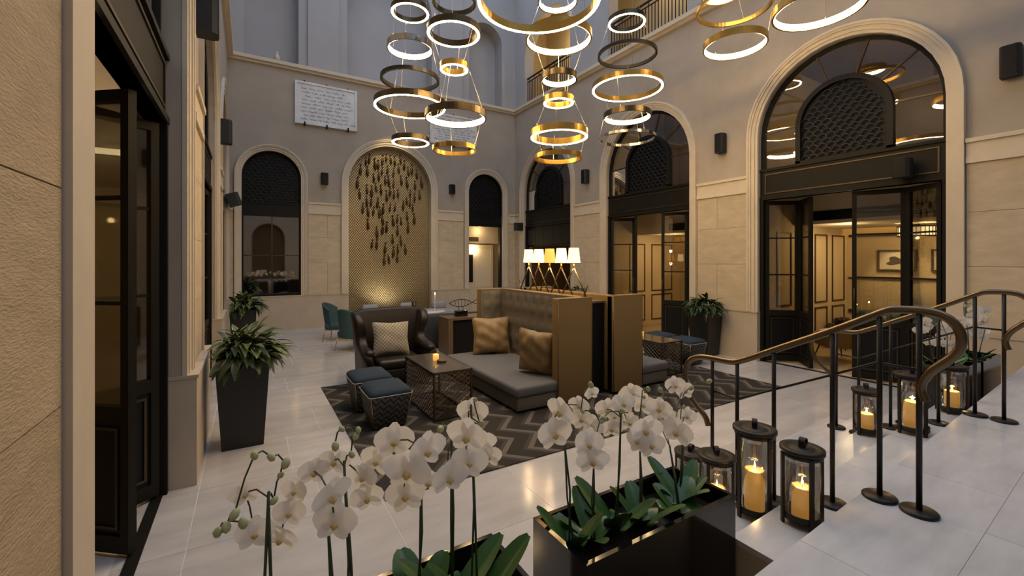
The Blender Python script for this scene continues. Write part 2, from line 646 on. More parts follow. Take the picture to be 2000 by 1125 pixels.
# upper storey
up_r = arch_wall('wall_upper_right', mR, YF, YB, ZC, ZT, [(c, 1.36, 7.95, 9.65) for c in ARCH_R], 0.4, 'upper_plaster')
up_l = arch_wall('wall_upper_left', mL, YF, YB, ZC, ZT, [(c, 1.36, 7.95, 9.65) for c in ARCH_L], 0.4, 'upper_plaster')
up_b = arch_wall('wall_upper_back', mB, XL, XR, ZC, ZT, [(0.60, 0.70, 7.95, 10.35), (4.12, 1.42, 7.95, 10.6), (7.69, 0.70, 7.95, 10.35)], 0.55, 'upper_plaster')
up_f = arch_wall('wall_upper_front', mF, XL, XR, ZC, ZT, [], 0.35, 'upper_plaster')
MB().box(XL, XR, YB + 0.55, YB + 0.6, ZC, ZT).build('niche_backing', 'upper_plaster', up_b)
MB().box(XL - 0.45, XL - 0.4, YF, YB, ZC, ZT).build('niche_backing', 'upper_plaster', up_l)
# slim pilaster strips between the upper niches
for k, (a, bb) in enumerate([(1.55, 2.45), (5.8, 6.7)]):
    b = MB()
    mbox(b, mB, a, bb, ZC + 0.1, ZT, 0.0, 0.08)
    b.build('pilaster', 'upper_plaster', up_b)

# cornice ------------------------------------------------------------
def cornice(name, m, s0, s1):
    b = MB()
    mbox(b, m, s0, s1, ZC - 0.02, ZC + 0.05, 0.0, 0.07)
    mbox(b, m, s0, s1, ZC + 0.05, ZC + 0.15, 0.0, 0.14)
    return struct(b.build(name, 'trim_stone'))
cornice('trim_1', mR, YF, YB - 0.14)
cornice('trim_2', mL, YF, YB - 0.14)
cornice('trim_3', mB, XL, XR)

# plinths, dado rails, ashlar blocks, arch mouldings ---------------------------
tn = [3]
def trim(b, mt='trim_stone', label=None):
    tn[0] += 1
    return struct(b.build('trim_%d' % tn[0], mt), label)

def dress(m, wall, spans, plinths, side, courses, near_mat=None, pp=0.05):
    b = MB()
    for (a, c) in plinths:
        mbox(b, m, a - 0.006, c + 0.006, 0.0, 1.0, -0.12, pp)
        mbox(b, m, a - 0.012, c + 0.012, 1.0, 1.03, -0.12, pp + 0.015)
    struct(b.build('baseboard_' + side, 'plinth_stone'))
    rail = MB()
    for (a, c) in spans:
        mbox(rail, m, a, c, 3.80, 3.86, 0.0, 0.075)
        mbox(rail, m, a, c, 3.58, 3.80, 0.0, 0.045)
        mbox(rail, m, a, c, 3.50, 3.58, 0.0, 0.06)
    trim(rail, 'trim_stone')
    for (a, c) in spans:
        w_ = c - a
        for r in range(len(courses) - 1):
            z0, z1 = courses[r], courses[r + 1]
            if w_ > 1.6:
                n = max(2, round(w_ / 1.1))
                cuts = [a + w_ * (i + (0.35 if r % 2 and 0 < i < n else 0)) / n for i in range(n + 1)]
            elif w_ > 0.8 and r % 2 == 0:
                cuts = [a, a + w_ * 0.58, c]
            else:
                cuts = [a, c]
            for i in range(len(cuts) - 1):
                bb = MB()
                g = 0.0025
                mbox(bb, m, cuts[i] + g, cuts[i + 1] - g, z0 + g, z1 - g, -0.01, 0.03)
                o = bb.build('stone_block', near_mat if (near_mat and a < 1.5) else 'limestone', wall)

def mouldings(m, c, hw, zb, sp, wide=0.2, pr=1.0):
    b = MB()
    k = wide / 0.2
    arch_band(b, m, c, hw - 0.005, hw + 0.05 * k, zb, sp, -0.02, 0.035 * pr)
    arch_band(b, m, c, hw + 0.05 * k, hw + 0.12 * k, zb, sp, -0.02, 0.055 * pr)
    arch_band(b, m, c, hw + 0.12 * k, hw + 0.16 * k, zb, sp, -0.02, 0.08 * pr)
    arch_band(b, m, c, hw + 0.16 * k, hw + 0.2 * k, zb, sp, -0.02, 0.095 * pr)
    return trim(b)

def gaps(arches, hw, lo, hi):
    out = []
    cur = lo
    for c in arches:
        out.append((cur, c - hw))
        cur = c + hw
    out.append((cur, hi))
    return out
CRS = [1.03, 2.0, 2.79, 3.5]
dress(mR, wall_right, gaps(ARCH_R, HW + 0.21, -2.0, YB - 0.03), gaps(ARCH_R, HW + 0.0, YF, YB), 'right', CRS)
dress(mL, wall_left, gaps(ARCH_L, HW + 0.365, -2.0, YB - 0.03), gaps(ARCH_L, HW + 0.0, YF, YB)[1:], 'left', [1.03, 1.67, 2.31, 2.95, 3.5], 'tooled_stone', 0.09)
dress(mB, wall_back, [(XL + 0.03, -0.36), (1.56, 2.50), (5.74, 6.74), (8.64, XR - 0.03)], [(XL, 2.73), (5.51, 6.96), (8.42, XR)], 'back', CRS)
for c in ARCH_R:
    mouldings(mR, c, HW, 1.03, SP)
for c in ARCH_L:
    mouldings(mL, c, HW, 0.0 if c < 4 else 1.03, SP, 0.36, 0.55)
mouldings(mB, 0.60, 0.77, 1.03, 4.53, 0.17)
mouldings(mB, 4.12, 1.39, 1.03, 4.5, 0.22)
mouldings(mB, 7.69, 0.73, 1.03, 4.6, 0.18)

# floor ----------------------------------------------------------------------
floor = struct(MB().box(-1.2, 9.35, 0.9, 15.0, -0.12, -0.0025).build('floor', 'grout'))
tile_cache = {}
def tile(x0, x1, y0, y1, z, parent, mt, th=0.012, g=0.003):
    key = (round(x1 - x0, 3), round(y1 - y0, 3), mt, th)
    if key not in tile_cache:
        hx, hy = (x1 - x0) / 2 - g, (y1 - y0) / 2 - g
        tile_cache[key] = MB().box(-hx, hx, -hy, hy, -th, 0).mesh('floor_tile', mt)
    return inst('floor_tile', tile_cache[key], parent, ((x0 + x1) / 2, (y0 + y1) / 2, z))
y = 1.02
row = 0
LEN = 1.2
while y < 14.55:
    y1 = min(y + 0.96, 14.62)
    if y1 > 14.3:
        y1 = 14.62
    tile(-0.8, -0.385, y, y1, 0, floor, 'floor_marble')
    x = -0.385
    off = (0.385, 0.765, 1.0, 0.55)[row % 4]
    cuts = [x]
    cx = off if row else off
    while cx < 8.9:
        cuts.append(cx)
        cx += LEN
    cuts.append(9.3)
    for i in range(len(cuts) - 1):
        tile(cuts[i], cuts[i + 1], y, y1, 0, floor, 'floor_marble')
    y = y1
    row += 1

# stairs and landing -----------------------------------------------------------
SK = 0.047
def nose(k, x):
    return 1.06 + 0.33 * k + SK * (x - 2.0)
XS0, XS1 = 2.24, 6.2
stairs = struct(MB().build('stairs', None)) if False else None
b = MB()
for k in range(1, 5):
    z1 = 0.75 - 0.15 * k - 0.03
    b.hexa([(XS0 + .005, nose(k - 1, XS0) - 0.011, 0), (XS1 - .005, nose(k - 1, XS1) - 0.011, 0), (XS1 - .005, nose(k, XS1) - 0.012, 0), (XS0 + .005, nose(k, XS0) - 0.012, 0)],
           [(XS0 + .005, nose(k - 1, XS0) - 0.011, z1), (XS1 - .005, nose(k - 1, XS1) - 0.011, z1), (XS1 - .005, nose(k, XS1) - 0.012, z1), (XS0 + .005, nose(k, XS0) - 0.012, z1)])
stairs = struct(b.build('stairs', 'plinth_stone'), 'pale marble steps with riser faces')
for k in range(1, 5):
    z1 = 0.75 - 0.15 * k
    cuts = [XS0, 3.5 + 0.25 * (k % 2), 4.9 - 0.2 * (k % 2), XS1]
    for i in range(3):
        a, c = cuts[i] + (0.0015 if i else 0), cuts[i + 1] - (0.0015 if i < 2 else 0)
        MB().hexa([(a, nose(k - 1, a) - 0.011, z1 - 0.03), (c, nose(k - 1, c) - 0.011, z1 - 0.03), (c, nose(k, c), z1 - 0.03), (a, nose(k, a), z1 - 0.03)],
                  [(a, nose(k - 1, a) - 0.011, z1), (c, nose(k - 1, c) - 0.011, z1), (c, nose(k, c), z1), (a, nose(k, a), z1)]).build('tread_slab', 'stair_marble', stairs)
b = MB().hexa([(XL, YF, 0), (XR, YF, 0), (XR, nose(0, XR) - 0.012, 0), (XL, nose(0, XL) - 0.012, 0)],
              [(XL, YF, 0.747), (XR, YF, 0.747), (XR, nose(0, XR) - 0.012, 0.747), (XL, nose(0, XL) - 0.012, 0.747)])
landing = struct(b.build('floor_landing', 'plinth_stone'), 'raised marble landing above the steps')
def slab(x0, x1, f0, f1):
    """landing slab between lines y = nose(0) - f"""
    g = 0.0012
    x0 += g
    x1 -= g
    p = [(x0, nose(0, x0) - f1 + g), (x1, nose(0, x1) - f1 + g), (x1, nose(0, x1) - f0 - g * (f0 > 0)), (x0, nose(0, x0) - f0 - g * (f0 > 0))]
    MB().hexa([(*q, 0.72) for q in p], [(*q, 0.75) for q in p]).build('landing_slab', 'stair_marble', landing)
xs = [XL, 1.07, 2.27, 3.67, 5.07, 6.47, 7.87, XR]
for i in range(len(xs) - 1):
    slab(xs[i], xs[i + 1], 0.0, 0.485)
for r in range(4):
    xs = [XL, 0.72 + 0.5 * (r % 2), 1.92 + 0.5 * (r % 2), 3.12 + 0.5 * (r % 2), 4.32 + 0.5 * (r % 2), 5.52 + 0.5 * (r % 2), 6.72 + 0.5 * (r % 2), 7.92 + 0.5 * (r % 2), XR]
    for i in range(len(xs) - 1):
        slab(xs[i], xs[i + 1], 0.485 + 0.9 * r, 0.485 + 0.9 * (r + 1))

# roof glazing bars high over the courtyard
b = MB()
for yy in (-4, -0.5, 3.0, 6.5, 10.0, 13.5):
    b.box(XL, XR, yy - 0.06, yy + 0.06, ZT, ZT + 0.18)
for xx in (2.4, 4.0, 5.6):
    b.box(xx - 0.04, xx + 0.04, YF, YB, ZT + 0.02, ZT + 0.14)
struct(b.build('ceiling', 'dark_frame'), 'steel glazing bars over the courtyard')

# ================================================================== GRILLES AND ARCHED DOORS
def scale_mesh(r, depth=0.022, w_=0.017, n=6):
    """one fish-scale arc, opening downward, in the local xz plane"""
    b = MB()
    for k in range(n):
        a0, a1 = PI * k / n, PI * (k + 1) / n
        P = lambda a, rr: (rr * math.cos(a), rr * math.sin(a) * 0.95)
        i0, i1, o0, o1 = P(a0, r - w_), P(a1, r - w_), P(a0, r), P(a1, r)
        lo = [(i0[0], depth, i0[1]), (i1[0], depth, i1[1]), (o1[0], depth, o1[1]), (o0[0], depth, o0[1])]
        hi = [(i0[0], -depth * 0.2, i0[1]), (i1[0], -depth * 0.2, i1[1]), (o1[0], 0, o1[1]), (o0[0], 0, o0[1])]
        b.hexa(lo, hi)
    return b.mesh('scale', 'black_scale')
SC = scale_mesh(0.073)

def scales(root, m, c, hw, z0, sp, d, rotz):
    """rows of scales filling an arch"""
    row = 0
    z = z0
    while z < sp + hw - 0.06:
        half = hw - 0.01 if z <= sp else math.sqrt(max(0, (hw - 0.01) ** 2 - (z + 0.03 - sp) ** 2))
        off = 0.0725 * (row % 2)
        k = -12
        while k <= 12:
            s = k * 0.145 + off
            if abs(s) + 0.05 <= half:
                inst('scale', SC, root, Vector(m(c + s, z, d)) - Vector(root.location), (0, 0, rotz))
            k += 1
        z += 0.088
        row += 1

def lunette(root, m, c, hw, zl, sp, rotz, with_scales=True):
    d = -0.14
    b = MB()
    arch_band(b, m, c, hw - 0.07, hw + 0.01, zl, sp, d - 0.05, d + 0.03)
    keep(b.build('lunette_frame', 'dark_frame'), root)
    gh = 0.66
    gsp = 4.66
    b = MB()
    arch_band(b, m, c, gh, gh + 0.09, zl, gsp, d - 0.04, d + 0.06)
    mbox(b, m, c - gh - 0.09, c + gh + 0.09, zl - 0.02, zl + 0.05, d - 0.04, d + 0.06)
    gf = b.build('grille_frame', 'black_paint')
    keep(gf, root)
    b = MB()
    P = arch_pts(c, gh + 0.01, zl, gsp)
    b.add([m(*p, d - 0.02) for p in P], [tuple(range(len(P)))])
    keep(b.build('grille_back', 'black_paint', recalc=False), root)
    if with_scales:
        scales(root, m, c, gh, zl + 0.07, gsp, d + 0.03, rotz)
    # pairs of (inner, outer) points, mullions between panes
    def pin(a):
        return (c + (gh + 0.09) * math.cos(a), gsp + (gh + 0.09) * math.sin(a))
    def pout(a):
        return (c + (hw - 0.05) * math.cos(a), sp + (hw - 0.05) * math.sin(a))
    angs = [0.06, 0.68, 1.27, PI - 1.27, PI - 0.68, PI - 0.06]
    for a in angs:
        i, o = pin(a), pout(a)
        b = MB()
        b.bar(m(*i, d), m(*o, d), 0.028)
        keep(b.build('mullion', 'bronze'), root)
    groups = [[0.06], angs[0:2], angs[1:3], angs[2:4], angs[3:5], angs[4:6], [PI - 0.06]]
    for gi, g in enumerate(groups):
        if len(g) == 1:
            a = g[0]
            sgn = 1 if a < 1 else -1
            poly = [(c + sgn * (gh + 0.09), zl), (c + sgn * (hw - 0.05), zl), pout(a), pin(a)]
        else:
            aa = [g[0] + (g[1] - g[0]) * k / 5 for k in range(6)]
            poly = [pin(a) for a in aa] + [pout(a) for a in reversed(aa)]
        b = MB()
        b.add([m(*p, d - 0.005) for p in poly], [tuple(range(len(poly)))])
        keep(b.build('lunette_pane', 'lunette_glass', recalc=False), root)

def leaf(root, m, p0, p1, handle=0, zt=3.3):
    """a folding door leaf between plan points p=(s,d)"""
    A = Vector(m(p0[0], 0.0, p0[1]))
    B = Vector(m(p1[0], 0.0, p1[1]))
    L = (B - A).length
    rz = math.atan2((B - A).y, (B - A).x)
    b = MB()
    t = 0.03
    st = 0.065
    b.box(0, st, -t, t, 0.03, zt)
    b.box(L - st, L, -t, t, 0.03, zt)
    b.box(st, L - st, -t, t, 0.03, 0.15)
    b.box(st, L - st, -t, t, 0.95, 1.06)
    b.box(st, L - st, -t, t, zt - 0.08, zt)
    for z in (1.79, 2.54):
        b.box(st, L - st, -0.018, 0.018, z - 0.014, z + 0.014)
    o = b.build('door_leaf', 'dark_frame', root, A - Vector(root.location), (0, 0, rz))
    MB().box(st, L - st, -0.012, 0.012, 0.15, 0.95).build('panel', 'black_paint', o)
    b = MB()
    for s in (-1, 1):
        y0, y1 = (0.012, 0.026) if s > 0 else (-0.026, -0.012)
        b.box(st + 0.03, st + 0.05, y0, y1, 0.19, 0.91)
        b.box(L - st - 0.05, L - st - 0.03, y0, y1, 0.19, 0.91)
        b.box(st + 0.05, L - st - 0.05, y0, y1, 0.19, 0.21)
        b.box(st + 0.05, L - st - 0.05, y0, y1, 0.89, 0.91)
    b.build('panel_moulding', 'bronze', o)
    for z0, z1 in ((1.06, 1.776), (1.804, 2.526), (2.554, zt - 0.08)):
        MB().box(st, L - st, -0.003, 0.003, z0, z1).build('pane', 'door_glass', o)
    if handle:
        x = L - st * 0.5 if handle > 0 else st * 0.5
        b = MB()
        b.tube([(x, -0.08, 1.15), (x, -0.08, 1.6)], 0.012)
        b.tube([(x, -0.03, 1.18), (x, -0.08, 1.18)], 0.008)
        b.tube([(x, -0.03, 1.57), (x, -0.08, 1.57)], 0.008)
        b.build('handle', 'bronze', o)
    return o

def arched_door(n, m, c, rotz, label, leaves, with_scales=True, hw=HW):
    root = bpy.data.objects.new('door_%d' % n, None)
    COL.objects.link(root)
    root.location = m(c, 0, 0)
    struct(root, label)
    zl = 3.95
    b = MB()
    mbox(b, m, c - hw, c + hw, 3.32, zl, -0.22, -0.08)
    mbox(b, m, c - hw, c + hw, 3.90, zl, -0.22, -0.05)
    mbox(b, m, c - hw, c + hw, 3.32, 3.38, -0.22, -0.05)
    lt = keep(b.build('lintel', 'dark_frame'), root)
    b = MB()
    for (z0, z1) in ((3.44, 3.462), (3.82, 3.842)):
        mbox(b, m, c - hw + 0.1, c + hw - 0.1, z0, z1, -0.08, -0.066)
    for s in (c - hw + 0.1, c + hw - 0.122):
        mbox(b, m, s, s + 0.022, 3.462, 3.82, -0.08, -0.066)
    o = b.build('lintel_moulding', 'bronze')
    keep(o, root)
    b = MB()
    mbox(b, m, c - hw, c - hw + 0.07, 0, 3.32, -0.2, -0.06)
    mbox(b, m, c + hw - 0.07, c + hw, 0, 3.32, -0.2, -0.06)
    keep(b.build('jamb', 'dark_frame'), root)
    b = MB()
    mbox(b, m, c - hw, c + hw, 0.0, 0.008, -0.17, -0.09)
    keep(b.build('threshold_track', 'dark_frame'), root)
    lunette(root, m, c, hw, zl, SP, rotz, with_scales)
    for L in leaves:
        leaf(root, m, *L)
    return root

rR = -PI / 2
arched_door(1, mR, 3.63, rR, 'tall arched doorway with folding dark glazed leaves nearest the planters',
            [((4.97, -0.12), (4.56, -0.60)), ((4.55, -0.62), (4.13, -0.16)), ((3.47, -0.14), (2.80, -0.36), -1), ((2.78, -0.36), (2.29, -0.12))])
arched_door(2, mR, 8.08, rR, 'arched doorway with folding dark glazed leaves in the middle of the right wall',
            [((9.42, -0.12), (8.95, -0.58)), ((8.94, -0.6), (8.5, -0.16), 1), ((7.62, -0.14), (7.05, -0.42), -1), ((7.03, -0.42), (6.74, -0.12))])
d3 = arched_door(3, mR, 12.55, rR, 'far arched opening with black cabinet front above the bar', [])
# left wall: near door and two further arches
mL2 = lambda s, z, d: mL(s, z, d - 0.06)
arched_door(4, mL2, 3.57, PI / 2, 'dark folding glazed doors in the near left wall',
            [((2.26, -0.16), (2.30, -0.80)), ((2.37, -0.80), (2.41, -0.16)), ((4.02, -0.14), (4.42, -0.62)), ((4.50, -0.62), (4.91, -0.13))], True)
arched_door(5, mL, 8.05, PI / 2, 'second arched doorway of the left wall', [((6.7, -0.12), (7.38, -0.16)), ((7.4, -0.16), (8.05, -0.16)), ((8.07, -0.16), (8.72, -0.16)), ((8.74, -0.16), (9.4, -0.12))], False)
arched_door(6, mL, 12.55, PI / 2, 'third arched doorway of the left wall', [((11.2, -0.12), (11.88, -0.16)), ((11.9, -0.16), (12.55, -0.16)), ((12.57, -0.16), (13.22, -0.16)), ((13.24, -0.16), (13.9, -0.12))], False)
# black cabinet front inside the far right arch
for k in range(5):
    b = MB()
    s0 = 12.55 - 1.34 + k * 0.536
    mbox(b, mR, s0 + 0.006, s0 + 0.530, 2.64, 3.31, -0.16, -0.1)
    keep(b.build('cabinet_panel', 'black_paint'), d3)
b = MB()
mbox(b, mR, 12.55 - 1.34, 12.55 + 1.34, 2.58, 3.32, -0.3, -0.16)
keep(b.build('cabinet_body', 'black_paint'), d3)

# ---- back wall: grille window with dark glass, doorway niche, fish mosaic
wr = bpy.data.objects.new('window_1', None)
COL.objects.link(wr)
wr.location = mB(0.60, 1.03, 0)
struct(wr, 'arched window with scale grille above dark reflecting panes')
def small_grille(root, c, hw, sp, z0):
    b = MB()
    P = arch_pts(c, hw, z0 - 0.05, sp)
    b.add([mB(*p, -0.16) for p in P], [tuple(range(len(P)))])
    keep(b.build('grille_back', 'black_paint', recalc=False), root)
    b = MB()
    arch_band(b, mB, c, hw - 0.03, hw, z0, sp, -0.17, -0.06)
    mbox(b, mB, c - hw, c + hw, 3.43, 3.77, -0.2, -0.08)
    mbox(b, mB, c - hw, c + hw, 3.74, 3.79, -0.2, -0.06)
    keep(b.build('grille_frame', 'black_paint'), root)
    scales(root, mB, c, hw - 0.02, 3.80, sp, -0.12, 0)
small_grille(wr, 0.60, 0.77, 4.53, 3.77)
b = MB()
mbox(b, mB, -0.17, -0.12, 1.03, 3.43, -0.2, -0.08)
mbox(b, mB, 1.32, 1.37, 1.03, 3.43, -0.2, -0.08)
mbox(b, mB, -0.12, 1.32, 1.03, 1.09, -0.2, -0.08)
mbox(b, mB, -0.12, 1.32, 3.38, 3.43, -0.2, -0.08)
keep(b.build('window_frame', 'black_paint'), wr)
b = MB()
mbox(b, mB, 0.585, 0.615, 1.09, 3.38, -0.17, -0.1)
mbox(b, mB, -0.12, 1.32, 2.205, 2.235, -0.17, -0.1)
keep(b.build('muntin', 'bronze'), wr)
for (a, c) in ((-0.12, 0.585), (0.615, 1.32)):
    for (z0, z1) in ((1.09, 2.205), (2.235, 3.38)):
        b = MB()
        mbox(b, mB, a, c, z0, z1, -0.155, -0.145)
        keep(b.build('pane', 'mirror_dark'), wr)

nr = bpy.data.objects.new('door_7', None)
COL.objects.link(nr)
nr.location = mB(7.69, 0, 0)
struct(nr, 'narrow arched passage with scale grille and cream interior')
small_grille(nr, 7.69, 0.73, 4.6, 3.77)
b = MB()
mbox(b, mB, 6.96, 8.42, 3.35, 3.43, -0.2, -0.08)
mbox(b, mB, 8.36, 8.42, 0, 3.43, -0.25, -0.08)
keep(b.build('door_frame', 'black_paint'), nr)
# passage room
b = MB()
b.box(6.5, 6.55, YB + 0.35, YB + 2.3, 0, 3.6)
b.box(8.9, 8.95, YB + 0.35, YB + 2.3, 0, 3.6)
b.box(6.5, 8.95, YB + 2.3, YB + 2.35, 0, 3.6)
b.box(6.5, 8.95, YB + 0.35, YB + 2.3, 3.42, 3.6)
struct(b.build('wall_passage', 'cream_white'), 'cream passage walls')
struct(MB().box(6.3, 9.0, YB + 0.3, YB + 2.3, -0.1, 0).build('floor_passage', 'room_floor'))
b = MB()
b.box(6.55, 8.9, YB + 0.75, YB + 0.85, 2.75, 3.42)
hd = b.build('passage_header', 'cream_white', None)
keep(hd, nr)
keep(MB().box(7.25, 7.75, YB + 0.73, YB + 0.75, 2.83, 2.98).build('header_vent', 'wood_dark'), nr)
keep(MB().box(6.56, 7.35, YB + 1.6, YB + 1.66, 0, 2.6).build('wood_panel', 'wood_dark'), nr)
ld = keep(MB().box(7.45, 8.6, YB + 1.1, YB + 1.15, 0, 2.7).build('panel_door', 'cream_white'), nr)
keep(MB().box(7.5, 7.68, YB + 1.08, YB + 1.1, 1.2, 2.3).build('door_slot', 'black_paint'), nr)
b = MB()
for (x0, x1, z0, z1) in ((7.75, 8.5, 2.55, 2.57), (7.75, 8.5, 1.0, 1.02), (7.75, 7.77, 1.02, 2.55), (8.48, 8.5, 1.02, 2.55)):
    b.box(x0, x1, YB + 1.085, YB + 1.1, z0, z1)
keep(b.build('door_moulding', 'cream_white'), nr)
lamp('passage_lamp', (7.7, YB + 1.0, 2.5), 14)
lamp('passage_lamp', (7.7, YB + 0.5, 3.2), 5)

# fish mosaic ----------------------------------------------------------------
b = MB()
P = arch_pts(4.12, 1.41, 0.0, 4.5)
b.add([mB(*p, -0.2) for p in P], [tuple(range(len(P)))])
mo = struct(b.build('wall_mosaic', 'mosaic', recalc=False), 'golden mosaic panel with a shoal of bronze fish in the arch')
def fish_mesh():
    b = MB()
    n = 10
    prof = [(0.0, 0.0), (0.10, 0.022), (0.25, 0.046), (0.45, 0.052), (0.62, 0.040), (0.78, 0.018), (0.86, 0.012), (0.95, 0.034), (1.0, 0.042)]
    vs = []
    for (t, r) in prof:
        for k in range(8):
            a = 2 * PI * k / 8
            vs.append((r * math.cos(a), -abs(r * 0.75 * (0.5 if t > 0.82 else 1)) * math.sin(a), t * 0.40))
    fs = [(i * 8 + k, i * 8 + (k + 1) % 8, (i + 1) * 8 + (k + 1) % 8, (i + 1) * 8 + k) for i in range(len(prof) - 1) for k in range(8)]
    b.add(vs, fs, True)
    b.xform(lambda p: Vector((p.x, p.y, 0.2 - p.z)) if False else Vector((p.x, p.y, p.z - 0.2)))
    return b.mesh('fish', 'copper_metal')
FISH = fish_mesh()
rnd = random.Random(4)
fp = []
tries = 0
while len(fp) < 78 and tries < 6000:
    tries += 1
    z = 1.9 + (5.62 - 1.9) * (rnd.random() ** 0.62)
    f = (z - 1.9) / 3.72
    half = 0.28 + 0.85 * math.sin(PI * min(1, f * 0.62 + 0.05))
    if z > 4.6:
        half = min(half, math.sqrt(max(0, 1.2 ** 2 - (z - 4.5) ** 2)))
    s = 4.12 + rnd.gauss(0, 0.5) * half * 0.95
    if abs(s - 4.12) > half:
        continue
    if any(abs(s - a) < 0.10 and abs(z - c) < 0.30 for a, c in fp):
        continue
    fp.append((s, z))
for (s, z) in fp:
    k = rnd.uniform(0.75, 1.1)
    inst('fish', FISH, mo, (s, YB + 0.2 - 0.035, z), (rnd.uniform(-0.1, 0.1), rnd.uniform(-0.12, 0.12), rnd.uniform(-0.6, 0.6)), (k * 0.9, k, k))
# ================================================================== ROOMS BEHIND THE ARCHES
def room(y0, y1, x1, name, z1=4.2, wallm='cream_wall'):
    b = MB()
    b.box(x1, x1 + 0.1, y0, y1, 0, z1)
    b.box(XR + 0.35, x1, y0 - 0.05, y0, 0, 6.3)
    b.box(XR + 0.35, x1, y1, y1 + 0.05, 0, 6.3)
    return struct(b.build('wall_' + name, wallm))
def room_ceiling(y0, y1, x1, name):
    b = MB()
    b.box(XR + 1.45, x1 - 0.25, y0, y1, 2.86, 2.95)        # lowered ceiling with a cove gap at the back wall
    b.box(XR + 1.40, XR + 1.45, y0, y1, 2.86, 3.6)         # bulkhead
    b.box(XR + 0.35, XR + 1.40, y0, y1, 3.6, 3.7)
    b.box(x1 - 0.25, x1, y0, y1, 3.2, 3.3)
    struct(b.build('ceiling_' + name, 'cream_white'))
    b = MB()
    b.box(XR + 0.35, x1, y0, y1, 6.3, 6.4)
    b.box(x1 - 1.2, x1 - 1.1, y0, y1, 3.7, 6.3)
    struct(b.build('ceiling_upper_' + name, 'wood_dark'))
struct(MB().box(XR + 0.35, 13.6, 0.0, 14.6, -0.1, 0.0).build('floor_lounge', 'room_floor'))
RX = 13.0
r1 = room(0.2, 5.05, RX, 'lounge')
room_ceiling(0.2, 5.05, RX, 'lounge')
r2 = room(5.2, 9.75, 12.6, 'salon')
room_ceiling(5.2, 9.75, 12.6, 'salon')
r3 = room(9.9, 14.5, 11.2, 'bar', 6.4, wallm='wood_dark')
struct(MB().box(XR + 0.35, 11.2, 9.9, 14.5, 6.2, 6.4).build('ceiling_bar', 'wood_dark'))

def panel_frame(b, m, s0, s1, z0, z1, w_=0.035, d=0.02):
    mbox(b, m, s0, s1, z0, z0 + w_, 0, d)
    mbox(b, m, s0, s1, z1 - w_, z1, 0, d)
    mbox(b, m, s0, s0 + w_, z0 + w_, z1 - w_, 0, d)
    mbox(b, m, s1 - w_, s1, z0 + w_, z1 - w_, 0, d)
mP1 = lambda s, z, d: (s, 5.05 - d, z)
mP2 = lambda s, z, d: (s, 9.75 - d, z)
mK1 = lambda s, z, d: (RX - d, s, z)
mK2 = lambda s, z, d: (12.6 - d, s, z)
for (m, a, c) in ((mP1, 9.7, 10.3), (mP1, 11.35, 11.95), (mP1, 12.2, 12.85)):
    for (z0, z1) in ((0.15, 0.98), (1.08, 2.7)):
        b = MB()
        panel_frame(b, m, a, c, z0, z1)
        b.build('panel_moulding', 'brown_trim', r1)
b = MB()
mbox(b, mK1, 0.3, 5.0, 2.66, 2.72, 0, 0.02)
mbox(b, mK1, 0.3, 5.0, 1.62, 1.66, 0, 0.03)
mbox(b, mK1, 0.3, 5.0, 0.78, 0.86, 0, 0.03)
b.build('wall_rail', 'brown_trim', r1)
# salon: panelled double doors at the back
for (a, c) in ((8.9, 9.5), (8.2, 8.8), (6.2, 7.4)):
    for (z0, z1) in ((0.15, 0.98), (1.08, 2.6)):
        b = MB()
        panel_frame(b, mK2, a, c, z0, z1)
        b.build('panel_moulding', 'brown_trim', r2)
for (a, c) in ((10.2, 10.9), (11.2, 12.2)):
    for (z0, z1) in ((0.15, 0.98), (1.08, 2.6)):
        b = MB()
        panel_frame(b, mP2, a, c, z0, z1)
        b.build('panel_moulding', 'brown_trim', r2)
# bar back: shelf lines
for z in (1.0, 1.5):
    MB().box(11.1, 11.2, 10.2, 14.2, z, z + 0.04).build('wall_rail', 'brown_trim', r3)

# cove light strips (real LED coves)
def cove(x, y0, y1, name):
    o = MB().box(x - 0.2, x - 0.14, y0, y1, 2.97, 2.99).build('cove_light', 'cove_light')
    return tag(o, name, 'light')
cove(RX - 0.1, 0.4, 4.9, 'hidden amber strip light along the lounge cove')
cove(12.6 - 0.1, 5.4, 9.6, 'hidden amber strip light along the salon cove')

def vent(y0, y1, x, z, label):
    t = thing('air_vent', label, 'vent', (x, (y0 + y1) / 2, z))
    L = (y1 - y0) / 2
    b = MB()
    b.box(-0.015, 0, -L, L, -0.02, 0.0)
    b.box(-0.015, 0, -L, L, 0.16, 0.18)
    b.box(-0.015, 0, -L, -L + 0.02, 0, 0.16)
    b.box(-0.015, 0, L - 0.02, L, 0, 0.16)
    b.build('frame', 'black_paint', t)
    MB().box(0, 0.006, -L, L, -0.02, 0.18).build('back', 'black_paint', t)
    for k in range(5):
        MB().box(-0.012, 0, -L + 0.02, L - 0.02, 0.02 + k * 0.029, 0.032 + k * 0.029).build('slat', 'dark_frame', t)
vent(1.2, 4.7, XR + 1.39, 2.95, 'long black slot vent over the lounge seen through the nearest doorway')
vent(5.6, 8.4, XR + 1.39, 2.95, 'long black slot vent over the salon seen through the middle doorway')

